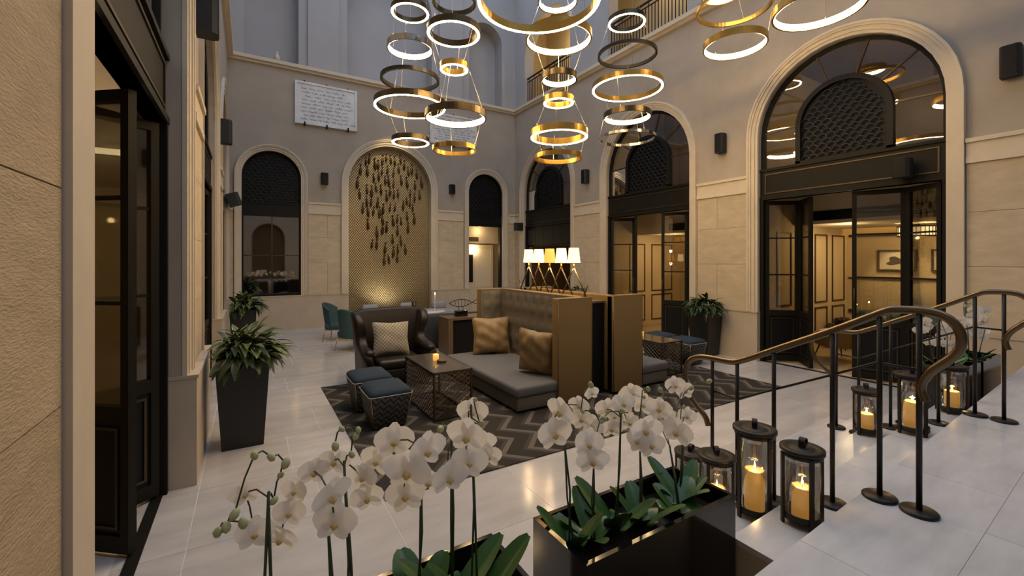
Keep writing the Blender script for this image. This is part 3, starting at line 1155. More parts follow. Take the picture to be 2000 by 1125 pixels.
def drum(x, y, z, r, label):
    t = thing('drum_pendant', label, 'ceiling lamp', (x, y, z))
    MB().lathe([(r, -0.09), (r, 0.09)], 28).build('diffuser', 'drum_light', t)
    b = MB()
    b.lathe([(r + 0.02, -0.11), (r + 0.02, -0.085), (r - 0.03, -0.085), (r - 0.03, -0.11)], 28, closed=True)
    b.lathe([(r + 0.02, 0.085), (r + 0.02, 0.11), (r - 0.03, 0.11), (r - 0.03, 0.085)], 28, closed=True)
    b.build('hoop', 'brown_trim', t)
    b = MB()
    for k in range(28):
        a = 2 * PI * k / 28
        b.box(r * math.cos(a) * 1.03 - 0.006, r * math.cos(a) * 1.03 + 0.006, r * math.sin(a) * 1.03 - 0.006, r * math.sin(a) * 1.03 + 0.006, -0.09, 0.09)
    b.build('fins', 'brown_trim', t)
    MB().lathe([(0.04, 0.1), (0.04, 0.16)], 12).build('stem', 'brown_trim', t)
    lamp('drum_lamp', (0, 0, -0.13), 34, WARM, 0.03, t)
drum(11.8, 3.35, 2.68, 0.30, 'ribbed drum ceiling lamp in the lounge above the framed prints')
drum(11.4, 6.7, 2.68, 0.28, 'ribbed drum ceiling lamp in the salon behind the middle doorway')
lamp('lounge_fill_lamp', (10.9, 4.2, 2.6), 14)
lamp('salon_fill_lamp', (10.9, 8.6, 2.6), 14)
lamp('bar_lamp', (10.3, 12.5, 2.2), 9)
spot('picture_spot', (12.3, 4.0, 2.84), (13.0, 3.9, 1.3), 60, 70)
spot('picture_spot', (12.3, 3.0, 2.84), (13.0, 3.0, 1.3), 60, 70)
lamp('stair_lamp', (10.6, 3.4, 5.3), 22)
lamp('stair_lamp', (10.6, 8.1, 5.3), 16)
lamp('stair_lamp', (10.4, 12.5, 5.0), 14)

def picture(y, z, label, green=False):
    t = thing('framed_print', label, 'picture', (RX, y, z))
    W, H = 0.36, 0.25
    b = MB()
    b.box(-0.05, 0, -W, W, -H, -H + 0.04)
    b.box(-0.05, 0, -W, W, H - 0.04, H)
    b.box(-0.05, 0, -W, -W + 0.04, -H + 0.04, H - 0.04)
    b.box(-0.05, 0, W - 0.04, W, -H + 0.04, H - 0.04)
    b.build('frame', 'brown_trim', t)
    MB().box(-0.02, -0.01, -W + 0.04, W - 0.04, -H + 0.04, H - 0.04).build('mount', 'paper', t)
    rn = random.Random(int(y * 100))
    pts = []
    for k in range(26):
        a = 2 * PI * k / 26
        r = 0.13 * (1 + 0.35 * math.sin(3 * a + y) + 0.2 * rn.random())
        pts.append((-0.022, r * 1.25 * math.cos(a), r * 0.62 * math.sin(a) - 0.02))
    MB().add(pts, [tuple(range(26))]).build('print_motif', 'print_green' if green else 'print_ink', t, recalc=False)
picture(4.05, 2.08, 'framed print of a dark boat-like motif, left of two in the lounge')
picture(3.08, 2.08, 'framed print with greenish motif, right of two in the lounge', True)

# lounge furniture ----------------------------------------------------------------
def small_sofa(x, y, label):
    t = thing('sofa', label, 'sofa', (x, y, 0))
    MB().rbox(-0.4, 0.4, -1.25, 1.25, 0.12, 0.42, 0.05).build('seat', 'bench_grey', t)
    MB().rbox(0.2, 0.45, -1.25, 1.25, 0.15, 0.88, 0.07).build('backrest', 'teal_velvet', t)
    for s in (-1, 1):
        MB().rbox(-0.4, 0.4, s * 1.25 - 0.1, s * 1.25 + 0.1, 0.12, 0.62, 0.05).build('armrest', 'teal_velvet', t)
    for sx in (-0.3, 0.3):
        for sy in (-1.1, 1.1):
            MB().box(sx - .02, sx + .02, sy - .02, sy + .02, 0, 0.13).build('leg', 'brown_trim', t)
small_sofa(12.4, 3.5, 'teal and grey sofa under the framed prints in the lounge')

def pillow_mb(W, H, T, wrinkle=0.012, seed=1, n=18):
    rn = random.Random(seed)
    ph = [rn.uniform(0, 6.28) for _ in range(6)]
    b = MB()
    for s in (-1, 1):
        def fn(u, v, s=s):
            x, z = 2 * u - 1, 2 * v - 1
            e = max(0.0, (1 - abs(x) ** 2.6)) * max(0.0, (1 - abs(z) ** 2.6))
            th = T * e ** 0.55
            pin = 1 - 0.07 * (1 - abs(x) ** 2) * 1 if False else 1
            kx = 1 - 0.06 * (1 - z * z) * (abs(x) > 0) * 0 
            X_ = x * W / 2 * (1 - 0.09 * (1 - abs(z)) ** 1.0 * abs(x) ** 4)
            Z_ = z * H / 2 * (1 - 0.09 * (1 - abs(x)) ** 1.0 * abs(z) ** 4)
            wv = wrinkle * e ** 0.3 * (math.sin(9 * x + 4 * z + ph[0]) * math.sin(6 * z - 3 * x + ph[1]) + 0.6 * math.sin(15 * x * z + ph[2]))
            return (X_, s * (th * 0.5 + (wv if e > 0 else 0)), Z_)
        b.grid(fn, n, n)
    return b

def pillow(name, label, m, loc, rot, W=0.5, H=0.5, T=0.2, seed=1, wr=0.01, cat='cushion'):
    o = pillow_mb(W, H, T, wr, seed).build(name, m, None, loc, rot)
    return tag(o, label, cat)
pillow('cushion', 'mustard cushion on the lounge sofa beneath the prints', 'gold_pillow', (12.42, 4.25, 0.62), (0.25, 0, -PI / 2), 0.45, 0.42)
pillow('cushion', 'cream cushion on the lounge sofa beside the mustard one', 'white_pillow', (12.25, 3.75, 0.58), (0.3, 0, -PI / 2), 0.4, 0.32)

def curved_chair(x, y, rz, label):
    t = thing('lounge_chair', label, 'chair', (x, y, 0), rz)
    b = MB()
    def fn(u, v):
        a = -0.75 * PI + 1.5 * PI * u
        h = 0.42 + 0.38 * math.cos((u - 0.5) * PI) ** 0.8
        r = 0.36 + 0.05 * v
        return (r * math.sin(a), -r * math.cos(a) * -1, 0.3 + (h - 0.3) * v)
    b.grid(fn, 22, 6)
    b2 = MB()
    def fn2(u, v):
        p = fn(u, v)
        return (p[0] * 0.86, p[1] * 0.86, p[2])
    b.grid(fn2, 22, 6)
    b.build('backrest', 'mustard_fabric', t)
    MB().lathe([(0.0, 0.30), (0.3, 0.30), (0.33, 0.34), (0.33, 0.42), (0.28, 0.45), (0.0, 0.45)], 20).build('seat', 'mustard_fabric', t)
    for sx in (-1, 1):
        for sy in (-1, 1):
            MB().tube([(sx * 0.22, sy * 0.22, 0.31), (sx * 0.3, sy * 0.3, 0.0)], [0.018, 0.01]).build('leg', 'brown_trim', t)
curved_chair(10.55, 4.25, 2.6, 'curved mustard lounge chair just inside the nearest doorway')
curved_chair(10.7, 8.05, 2.2, 'curved mustard lounge chair inside the middle doorway')

t = thing('side_table', 'small dark side table beside the lounge sofa', 'table', (11.9, 4.78, 0))
MB().lathe([(0, 0.55), (0.24, 0.55), (0.24, 0.57), (0, 0.57)], 20).build('table_top', 'brown_trim', t)
for k in range(3):
    a = 2 * PI * k / 3
    MB().tube([(0.18 * math.cos(a), 0.18 * math.sin(a), 0.55), (0.2 * math.cos(a), 0.2 * math.sin(a), 0)], 0.012).build('leg', 'brown_trim', t)
for (dx, lab) in ((-0.1, 'round black bowl on the small lounge table, the left one'), (0.13, 'round black bowl on the small lounge table, the right one')):
    o = MB().lathe([(0.0, 0.0), (0.06, 0.0), (0.12, 0.06), (0.12, 0.12), (0.09, 0.16), (0.075, 0.16), (0.105, 0.11), (0.10, 0.06), (0.0, 0.02)], 20).build('bowl', 'black_gloss', None, (11.9 + dx, 4.72, 0.57))
    tag(o, lab, 'bowl', 'black bowls in the lounge')

# left room (behind the near left doors)
b = MB()
b.box(-4.2, -4.1, 0.5, 14.6, 0, 6.4)
b.box(-4.1, XL - 0.35, 0.4, 0.5, 0, 6.4)
b.box(-4.1, XL - 0.35, 14.6, 14.7, 0, 6.4)
struct(b.build('wall_restaurant', 'cream_wall'))
b = MB()
b.box(-4.2, XL - 0.35, 0.4, 14.7, 3.9, 4.0)
struct(b.build('ceiling_restaurant', 'wood_dark'))
struct(MB().box(-4.2, -1.2, 0.4, 14.7, -0.1, 0).build('floor_restaurant', 'room_floor'))
o = MB().box(-2.1, -1.45, 9.2, 9.3, 3.78, 3.86).build('strip_light', 'strip_light')
tag(o, 'bright linear strip light inside the room behind the left doors', 'light')
lamp('restaurant_fill_lamp', (-1.9, 6.3, 2.9), 60)
lamp('restaurant_fill_lamp', (-2.4, 11.8, 2.9), 70)  # second fill light, added to brighten the end wall; no fixture there

# ================================================================== UPPER LOGGIA
b = MB()
b.box(XR + 1.5, XR + 1.6, YF, YB, ZC, ZT)
b.box(XR + 0.4, XR + 1.5, YF, YB, ZT - 0.9, ZT - 0.8)
b.box(XR + 0.4, XR + 1.5, YF, YB, ZC - 0.1, ZC + 0.1)
b.box(XR + 0.4, XR + 1.5, YB, YB + 0.1, ZC, ZT)
b.box(XR + 0.4, XR + 1.5, YF - 0.1, YF, ZC, ZT)
struct(b.build('wall_loggia', 'cream_wall'), 'warm wall inside the upper gallery')
for c in ARCH_R[1:]:
    lamp('loggia_lamp', (XR + 0.95, c, 10.3), 26)
for i, c in enumerate(ARCH_R[1:] + ARCH_R[:1]):
    t = thing('balustrade', ['black metal balustrade in the upper arch over the middle doorway', 'black metal balustrade in the far upper arch beside the corner', 'black metal balustrade in the upper arch over the nearest doorway'][i], 'railing', (XR + 0.12, c, 7.96))
    bar = MB().box(-0.009, 0.009, -0.009, 0.009, 0.05, 0.92).mesh('baluster', 'black_paint')
    b = MB()
    b.box(-0.025, 0.025, -1.35, 1.35, 1.0, 1.04)
    b.box(-0.012, 0.012, -1.35, 1.35, 0.88, 0.91)
    b.box(-0.012, 0.012, -1.35, 1.35, 0.05, 0.075)
    b.build('handrail', 'black_paint', t)
    n = 25
    for k in range(n + 1):
        inst('baluster', bar, t, (0, -1.33 + 2.66 * k / n, 0), (0, 0, 0), (1, 1, 1.06 if k % 3 == 0 else 1))

# small white figurines on the cornice
for x, lab in ((0.72, 'small white bird figure on the cornice over the left plaque'), (7.35, 'small white bird figure on the cornice near the corner')):
    b = MB().lathe([(0, 0), (0.05, 0.01), (0.075, 0.08), (0.05, 0.16), (0.03, 0.19), (0.045, 0.23), (0.02, 0.27), (0, 0.275)], 14)
    o = b.build('bird_figure', 'trim_stone', None, (x, YB - 0.07, 7.95))
    tag(o, lab, 'ornament')

# ================================================================== PLAQUES
def plaque(x0, x1, z0, z1, label, seed):
    t = thing('marble_plaque', label, 'plaque', ((x0 + x1) / 2, YB, (z0 + z1) / 2))
    W, H = (x1 - x0) / 2, (z1 - z0) / 2
    MB().box(-W, W, -0.06, -0.01, -H, H).build('slab', 'marble_plaque', t)
    b = MB()
    f = 0.06
    b.box(-W, W, -0.09, -0.06, -H, -H + f)
    b.box(-W, W, -0.09, -0.06, H - f, H)
    b.box(-W, -W + f, -0.09, -0.06, -H + f, H - f)
    b.box(W - f, W, -0.09, -0.06, -H + f, H - f)
    b.build('border', 'marble_plaque', t)
    for s in (-0.7, 0, 0.7):
        MB().box(s * W - 0.02, s * W + 0.02, -0.12, 0.0, -H - 0.05, -H + 0.06).build('bracket', 'black_paint', t)
        MB().box(s * W - 0.015, s * W + 0.015, -0.05, 0.0, H, H + 0.05).build('bracket', 'black_paint', t)
    rn = random.Random(seed)
    b = MB()
    rows = 9
    for r in range(rows):
        z = H - 0.2 - (2 * H - 0.36) * r / (rows - 1)
        x = -W + 0.14 + rn.uniform(0, 0.15)
        end = W - 0.16 - rn.uniform(0, 0.35)
        while x < end:
            L = rn.uniform(0.10, 0.26)
            n = int(L / 0.014)
            pts = [(x + 0.014 * k, -0.064, z + 0.022 * math.sin(k * 1.9 + rn.random()) + (0.03 if rn.random() < 0.15 else 0)) for k in range(n + 1)]
            if len(pts) > 1:
                b.tube(pts, 0.0055, 3, False, False)
            x += L + 0.05
    b.build('inscription', 'ink', t, label='faint rows of engraved cursive script')
plaque(1.19, 2.98, 6.21, 7.49, 'white marble plaque engraved with script, over the left arches', 3)
plaque(5.44, 7.26, 6.21, 7.30, 'white marble plaque engraved with script, half behind pendant rings', 9)

# ================================================================== WALL SPEAKERS
def speaker(m, s, z, label, w_=0.2, h=0.42, d=0.18, tilt=0.0):
    loc = m(s, z, 0.02)
    dirv = Vector(m(s, z, 1)) - Vector(m(s, z, 0))
    rz = math.atan2(dirv.y, dirv.x) + PI / 2
    t = thing('wall_speaker', label, 'speaker', loc, rz)
    if tilt:
        t.rotation_euler = (tilt, 0, rz)
    b = MB()
    hw, hh = w_ / 2, h / 2
    p = [(-hw, 0), (hw, 0), (hw, -d * 0.75), (hw * 0.7, -d), (-hw * 0.7, -d), (-hw, -d * 0.75)]
    n = len(p)
    b.add([(x, y, -hh) for x, y in p] + [(x, y, hh) for x, y in p], [tuple(range(n)), tuple(range(n, 2 * n))] + [(i, (i + 1) % n, n + (i + 1) % n, n + i) for i in range(n)])
    b.build('cabinet', 'speaker_black', t)
    MB().box(-hw * 0.66, hw * 0.66, -d - 0.006, -d, -hh * 0.94, hh * 0.94).build('speaker_grille', 'black_paint', t)
    MB().box(-0.04, 0.04, -0.02, 0.02, -0.05, 0.05).build('bracket', 'dark_frame', t)
speaker(mB, 2.02, 4.6, 'black wall speaker left of the fish mosaic', 0.2, 0.35, 0.15)
speaker(mB, 6.28, 4.63, 'black wall speaker right of the fish mosaic', 0.2, 0.33, 0.15)
speaker(mR, 10.33, 4.66, 'black wall speaker between the far and middle right arches')
speaker(mR, 5.83, 4.66, 'black wall speaker between the middle and nearest right arches')
speaker(mR, 1.55, 4.80, 'black wall speaker at the far right edge of the right wall')
speaker(mL, 5.72, 4.75, 'large black wall speaker high on the left wall', 0.24, 0.46, 0.2)
speaker(mL, 10.3, 4.62, 'black wall speaker further along the left wall', 0.24, 0.46, 0.2)
speaker(mL, 13.9, 3.66, 'small tilted black speaker in the back left corner', 0.3, 0.34, 0.3, -0.35)
speaker(mR, 14.05, 3.35, 'small black speaker by the dark bar cabinet in the far corner', 0.16, 0.3, 0.35)
speaker(mR, 2.7, 3.55, 'small black box speaker on the nearest doorway lintel', 0.22, 0.3, 0.22)
# ================================================================== RUG AND FURNITURE
rug = MB().box(-3.25, 3.25, -1.95, 1.95, 0.0, 0.012).build('area_rug', 'rug_weave', None, (4.27, 5.75, 0.001))
tag(rug, 'large dark grey rug with zigzag weave under the seating', 'rug')

def tufted(b, O, U, V, N, nu, nv, su, sv, depth=0.035, res=5):
    """quilted upholstery sheet: O origin, U/V edge vectors, N outward, nu x nv buttons"""
    O, U, V, N = Vector(O), Vector(U), Vector(V), Vector(N).normalized()
    def fn(u, v):
        x, y_ = u * nu, v * nv
        gx, gy = x - round(x - 0.5) - 0.5, y_ - round(y_ - 0.5) - 0.5
        d = math.exp(-((gx * 3.2) ** 2 + (gy * 3.2) ** 2))
        crease = 0.25 * math.exp(-(min(abs(gx - gy), abs(gx + gy)) * 7) ** 2)
        edge = min(1, min(u, 1 - u) * 14) * min(1, min(v, 1 - v) * 14)
        return tuple(O + U * u + V * v + N * (depth * edge * (1 - d) * (1 - crease * 0.5)))
    b.grid(fn, nu * res, nv * res)
    btn = []
    for i in range(nu):
        for j in range(nv):
            btn.append(O + U * ((i + 0.5) / nu) + V * ((j + 0.5) / nv) + N * 0.006)
    return btn

def booth(label, mx):
    """high-backed booth sofa; built facing -x, mirrored about x = 4.6 when mx"""
    t = thing('booth_sofa', label, 'sofa', (3.7 if not mx else 5.5, 6.2, 0.013))
    cx = 3.7
    def out(b, name, m, lab=None):
        L = Vector((cx, 6.2, 0))
        b.xform(lambda p: (Vector((-(p.x - L.x), p.y - L.y, p.z)) if mx else p - L))
        return b.build(name, m, t, label=lab)
    out(MB().rbox(3.10, 4.34, 4.97, 7.46, 0.03, 0.21, 0.02), 'base', 'taupe_fabric')
    out(MB().rbox(3.07, 4.22, 4.95, 7.40, 0.21, 0.36, 0.045, 4), 'seat_cushion', 'seat_fabric')
    out(MB().rbox(4.24, 4.38, 4.95, 7.5, 0.03, 1.53, 0.02), 'back_panel', 'mustard_fabric')
    b = MB()
    btn = tufted(b, (4.22, 5.09, 0.36), (0, 2.27, 0), (0, 0, 1.155), (-1, 0, 0), 9, 4, 0.2, 0.2)
    b.box(4.21, 4.25, 5.07, 7.38, 0.3, 1.525)
    out(b, 'tufted_backrest', 'taupe_fabric')
    b2 = MB()
    btn2 = tufted(b2, (3.78, 7.36, 0.36), (0.44, 0, 0), (0, 0, 1.155), (0, -1, 0), 2, 4, 0.2, 0.2)
    b2.box(3.76, 4.24, 7.35, 7.39, 0.3, 1.525)
    b3 = MB()
    btn3 = tufted(b3, (3.78, 5.09, 0.36), (0.44, 0, 0), (0, 0, 1.155), (0, 1, 0), 2, 4, 0.2, 0.2)
    out(b2, 'tufted_side', 'taupe_fabric')
    out(b3, 'tufted_side', 'taupe_fabric')
    b = MB()
    for p in btn + btn2 + btn3:
        b.lathe([(0.0, -0.012), (0.012, -0.006), (0.014, 0.0), (0.012, 0.006), (0.0, 0.012)], 6, p)
    out(b, 'buttons', 'taupe_fabric').__setitem__('kind', 'stuff')
    out(MB().rbox(3.75, 4.38, 4.925, 5.08, 0.03, 1.53, 0.018), 'wing_panel', 'mustard_fabric', 'mustard outer side panel')
    out(MB().rbox(3.75, 4.38, 7.38, 7.50, 0.03, 1.53, 0.018), 'wing_panel', 'mustard_fabric', 'mustard outer side panel')
    b = MB()
    b.tube([(3.752, 4.926, 0.03), (3.752, 4.926, 1.528), (4.378, 4.926, 1.528), (4.378, 4.926, 0.05)], 0.005, 6)
    out(b, 'piping', 'walnut')
    for (x, y) in ((3.2, 5.05), (3.2, 7.35), (4.25, 5.05), (4.25, 7.35)):
        out(MB().box(x - 0.03, x + 0.03, y - 0.03, y + 0.03, 0.0, 0.04), 'foot', 'black_paint')
    return t
booth('grey tufted booth sofa with mustard sides facing the poufs', False)
booth('grey booth sofa with mustard sides facing the right wall', True)

t = thing('console_cabinet', 'tall black console between the two booth sofas', 'cabinet', (4.6, 6.2, 0.013))
MB().box(-0.2, 0.2, -1.08, 1.15, 0.0, 1.41).build('body', 'black_paint', t)
MB().box(-0.21, 0.21, -1.1, 1.17, 1.41, 1.44).build('top', 'walnut', t)
b = MB()
b.box(-0.1, 0.02, -1.086, -1.08, 0.28, 0.36)
b.build('socket_plate', 'dark_frame', t)
for sx in (-0.07, -0.01):
    MB().lathe([(0.018, 0), (0.018, 0.004), (0.0, 0.004)], 12).build('socket', 'black_paint', t, (sx, -1.087, 0.32), (PI / 2, 0, 0))

# five-shade table lamp ----------------------------------------------------------------
t = thing('table_lamp', 'table lamp with five cone shades on crossed bronze legs behind the sofa', 'lamp', (4.6, 6.3, 1.453))
ys = [0.67 - 0.3375 * k for k in range(5)]
for k, yy in enumerate(ys):
    amber = (k == 2)
    sh = MB().lathe([(0.108, 0.585), (0.082, 0.84)], 24).build('lamp_shade', 'shade_amber' if amber else 'shade_cream', t, (0, yy, 0), label='amber shade' if amber else None)
    MB().lathe([(0.110, 0.58), (0.110, 0.590), (0.104, 0.590), (0.104, 0.58)], 24, closed=True).build('shade_hem', 'brown_trim', sh)
    MB().lathe([(0.014, 0.50), (0.014, 0.62), (0, 0.62)], 10).build('lamp_holder', 'brass', t, (0, yy, 0))
    for s in (-1, 1):
        MB().tube([(0, yy, 0.53), (0, yy + s * 0.34, 0.0)], 0.012, 6).build('leg', 'rail_bronze', t)
for s in (-1, 1):
    yy = ys[0] + 0.34 if s > 0 else ys[4] - 0.34
    MB().tube([(0, yy, 0.24), (0, yy - s * 0.115, 0.0)], 0.011, 6).build('leg', 'rail_bronze', t)
for yy in (ys[0], ys[2], ys[4]):
    lamp('lamp_bulb', (0, yy, 0.95), 5, WARM, 0.05, t)
    lamp('lamp_bulb', (0, yy, 0.5), 3, WARM, 0.05, t)

# cushions ------------------------------------------------------------------------------
pillow('cushion', 'large gold cushion leaning in the far corner of the front booth sofa', 'gold_pillow', (3.84, 7.08, 0.70), (-0.24, 0, -0.32), 0.70, 0.68, 0.28, 3, 0.018)
pillow('cushion', 'gold cushion leaning against the near side of the front booth sofa', 'gold_pillow', (3.72, 5.42, 0.71), (0.20, 0.10, -1.0), 0.60, 0.70, 0.28, 5, 0.018)
pillow('cushion', 'dark blue cushion half hidden behind the near gold cushion', 'teal_pillow', (4.03, 5.62, 0.66), (0.1, 0, 1.3), 0.46, 0.5, 0.16, 8, 0.01)
pillow('cushion', 'white cushion on the rear booth sofa', 'white_pillow', (5.5, 5.3, 0.6), (0.2, 0, 0.5), 0.46, 0.46, 0.18, 6, 0.01)

# wing armchair -------------------------------------------------------------------------
t = thing('wing_armchair', 'dark brown leather wing armchair with a checked cushion', 'armchair', (2.12, 7.4, 0))
MB().rbox(-0.46, 0.46, -0.48, 0.36, 0.14, 0.36, 0.05).build('seat_base', 'leather', t)
MB().rbox(-0.37, 0.37, -0.50, 0.24, 0.34, 0.50, 0.06, 4).build('seat_cushion', 'leather', t)
b = MB()
def bk(u, v):
    x = (u - 0.5) * 1.02
    z = 0.40 + 0.82 * v
    return (x * (1 + 0.06 * v), 0.20 + 0.10 * v - 0.05 * math.sin(PI * v) + 0.05 * (1 - abs(2 * u - 1) ** 2) - 0.02 * 0, z - 0.03 * abs(2 * u - 1) ** 6 * v)
b.grid(bk, 14, 10)
def bk2(u, v):
    x = (u - 0.5) * 1.06
    z = 0.20 + 1.02 * v
    return (x * (1 + 0.06 * v), 0.36 + 0.10 * v, z - 0.03 * abs(2 * u - 1) ** 6 * v)
b.grid(bk2, 14, 10)
for v0 in (0.0, 1.0):
    pass
top = []
b.grid(lambda u, v: tuple(Vector(bk(u, 1)).lerp(Vector(bk2(u, 1)), v) + Vector((0, 0, 0.03 * math.sin(PI * v)))), 14, 4)
b.grid(lambda u, v: tuple(Vector(bk(0, u)).lerp(Vector(bk2(0, u)), v)), 10, 2)
b.grid(lambda u, v: tuple(Vector(bk(1, u)).lerp(Vector(bk2(1, u)), v)), 10, 2)
b.build('backrest', 'leather', t)
def wing(s):
    prof = [(0.42, 0.14), (0.44, 0.60), (0.46, 1.15), (0.36, 1.21), (0.12, 1.20), (0.02, 1.12), (-0.02, 1.0), (0.06, 0.86), (0.02, 0.74), (-0.14, 0.68), (-0.34, 0.66), (-0.48, 0.61), (-0.52, 0.52), (-0.48, 0.42), (-0.46, 0.14)]
    b = MB()
    n = len(prof)
    def flare(y, z):
        f = 0.0
        if z > 0.8:
            f = 0.10 * (z - 0.8) / 0.4 * (1 - 0.3 * (y + 0.1))
        elif z > 0.4:
            f = 0.05 * math.sin(PI * (z - 0.4) / 0.4) * (1 if y < 0.1 else 0.3)
        return f
    rings = []
    for (off, ins) in ((0.0, 0.03), (0.02, 0.0), (0.10, 0.0), (0.125, 0.03)):
        cy = sum(p[0] for p in prof) / n
        cz = sum(p[1] for p in prof) / n
        rings.append([(s * (0.42 + off + flare(y, z)), y + (cy - y) * ins * 2, z + (cz - z) * ins * 2) for (y, z) in prof])
    vs = [p for r in rings for p in r]
    fs = [(i * n + k, i * n + (k + 1) % n, (i + 1) * n + (k + 1) % n, (i + 1) * n + k) for i in range(3) for k in range(n)]
    fs.append(tuple(range(n)))
    fs.append(tuple(3 * n + k for k in range(n)))
    b.add(vs, fs, True)
    return b
for s in (-1, 1):
    wing(s).build('wing_and_arm', 'leather', t)
    MB().rbox(s * 0.50 - 0.075, s * 0.50 + 0.075, -0.50, 0.12, 0.56, 0.68, 0.055, 4).build('arm_pad', 'leather', t)
    for yy in (-0.42, 0.34):
        MB().tube([(s * 0.42, yy, 0.15), (s * 0.44, yy, 0.0)], [0.03, 0.018], 8).build('leg', 'brown_trim', t)
pillow('cushion', 'beige checked cushion on the leather wing armchair', 'check_weave', (2.05, 7.30, 0.78), (-0.28, 0.05, 0.02), 0.62, 0.56, 0.2, 11, 0.006)

# poufs ---------------------------------------------------------------------------------
def pouf_parts():
    W0, W1, D0, D1, H = 0.20, 0.265, 0.24, 0.30, 0.42
    b = MB()
    n = 5
    def ring(w_, d, z, r=0.05):
        pts = []
        for (sx, sy, a0) in ((1, 1, 0), (-1, 1, PI / 2), (-1, -1, PI), (1, -1, 1.5 * PI)):
            for k in range(n):
                a = a0 + PI / 2 * k / (n - 1)
                pts.append((sx * (w_ - r) + r * math.cos(a), sy * (d - r) + r * math.sin(a), z))
        return pts
    R = [ring(W0, D0, 0.02), ring(W1, D1, H)]
    m = len(R[0])
    b.add(R[0] + R[1], [(k, (k + 1) % m, m + (k + 1) % m, m + k) for k in range(m)] + [tuple(range(m))], True)
    body = b.mesh('body', 'pouf_weave')
    b = MB()
    R = [ring(W1 - 0.01, D1 - 0.01, H - 0.01), ring(W1 - 0.005, D1 - 0.005, H + 0.03), ring(W1 - 0.03, D1 - 0.03, H + 0.06, 0.06), ring(W1 - 0.09, D1 - 0.10, H + 0.085, 0.06), ring(W1 - 0.19, D1 - 0.2, H + 0.095, 0.05)]
    fs = [(i * m + k, i * m + (k + 1) % m, (i + 1) * m + (k + 1) % m, (i + 1) * m + k) for i in range(4) for k in range(m)]
    fs.append(tuple(4 * m + k for k in range(m)))
    b.add([p for r in R for p in r], fs, True)
    cush = b.mesh('cushion_top', 'navy_fabric')
    p = ring(W1 + 0.004, D1 + 0.004, H)
    pip = MB().tube(p + [p[0]], 0.006, 6).mesh('piping', 'bench_grey')
    b = MB()
    for sx in (-1, 1):
        for sy in (-1, 1):
            b.tube([(sx * (W0 - 0.012), sy * (D0 - 0.012), 0.02), (sx * (W1 - 0.012), sy * (D1 - 0.012), H)], 0.007, 6)
    seam = b.mesh('corner_piping', 'gold_leg')
    feet = MB()
    feet.box(-W0 + 0.03, W0 - 0.03, -D0 + 0.03, D0 - 0.03, 0.0, 0.03)
    return [('body', body), ('cushion_top', cush), ('piping', pip), ('corner_piping', seam), ('base_plinth', feet.mesh('base_plinth', 'black_paint'))]
PP = pouf_parts()
for (x, y, lab) in ((1.505, 5.62, 'navy topped zigzag pouf nearest the camera'), (1.47, 6.36, 'navy topped zigzag pouf just behind the nearest one, by the armchair'),
                    (7.62, 5.74, 'navy topped zigzag pouf on the right beside the tall planter'), (7.62, 6.42, 'navy topped zigzag pouf behind the rear coffee table')):
    t = thing('pouf', lab, 'pouf', (x, y, 0.013 if x < 7.3 else 0.013), 0, 'navy poufs with zigzag sides')
    for nm, me in PP:
        inst(nm, me, t)

# coffee tables with woven metal sides ------------------------------------------------------
def mesh_panel(b, O, U, H, cell=0.046):
    O, U = Vector(O), Vector(U)
    L = U.length
    nu = int(L / cell)
    nv = int(H / (cell * 0.7))
    for j in range(nv):
        z = H * j / nv
        pts = [O + U * (i / nu) + Vector((0, 0, z + (cell * 0.7 if (i + j) % 2 else 0))) for i in range(nu + 1)]
        b.tube(pts, 0.0048, 3, False, False)
def coffee_table(x0, x1, y0, y1, z, label):
    t = thing('coffee_table', label, 'table', ((x0 + x1) / 2, (y0 + y1) / 2, 0.013))
    W, D_, z = (x1 - x0) / 2, (y1 - y0) / 2, z - 0.013
    MB().box(-W + 0.012, W - 0.012, -D_ + 0.012, D_ - 0.012, z - 0.012, z).build('table_top', 'glass_top', t)
    b = MB()
    for (a, c) in (((-W, -D_), (W, -D_)), ((W, -D_), (W, D_)), ((W, D_), (-W, D_)), ((-W, D_), (-W, -D_))):
        b.bar((*a, z - 0.012), (*c, z - 0.012), 0.024)
        b.bar((*a, 0.02), (*c, 0.02), 0.018)
    b.build('frame', 'bronze', t)
    for sx in (-1, 1):
        for sy in (-1, 1):
            MB().box(sx * W - 0.012, sx * W + 0.012, sy * D_ - 0.012, sy * D_ + 0.012, 0.0, z).build('leg', 'bronze', t)
    for (O, U) in (((-W, -D_, 0.03), (2 * W, 0, 0)), ((W, -D_, 0.03), (0, 2 * D_, 0)), ((-W, D_, 0.03), (2 * W, 0, 0)), ((-W, -D_, 0.03), (0, 2 * D_, 0))):
        b = MB()
        mesh_panel(b, O, U, z - 0.06)
        b.build('woven_panel', 'woven_metal', t, kind='stuff')
coffee_table(2.04, 2.57, 5.30, 6.45, 0.64, 'bronze coffee table with woven metal sides in front of the poufs')
coffee_table(6.26, 6.80, 5.22, 6.30, 0.62, 'bronze coffee table with woven metal sides right of the rear booth sofa')

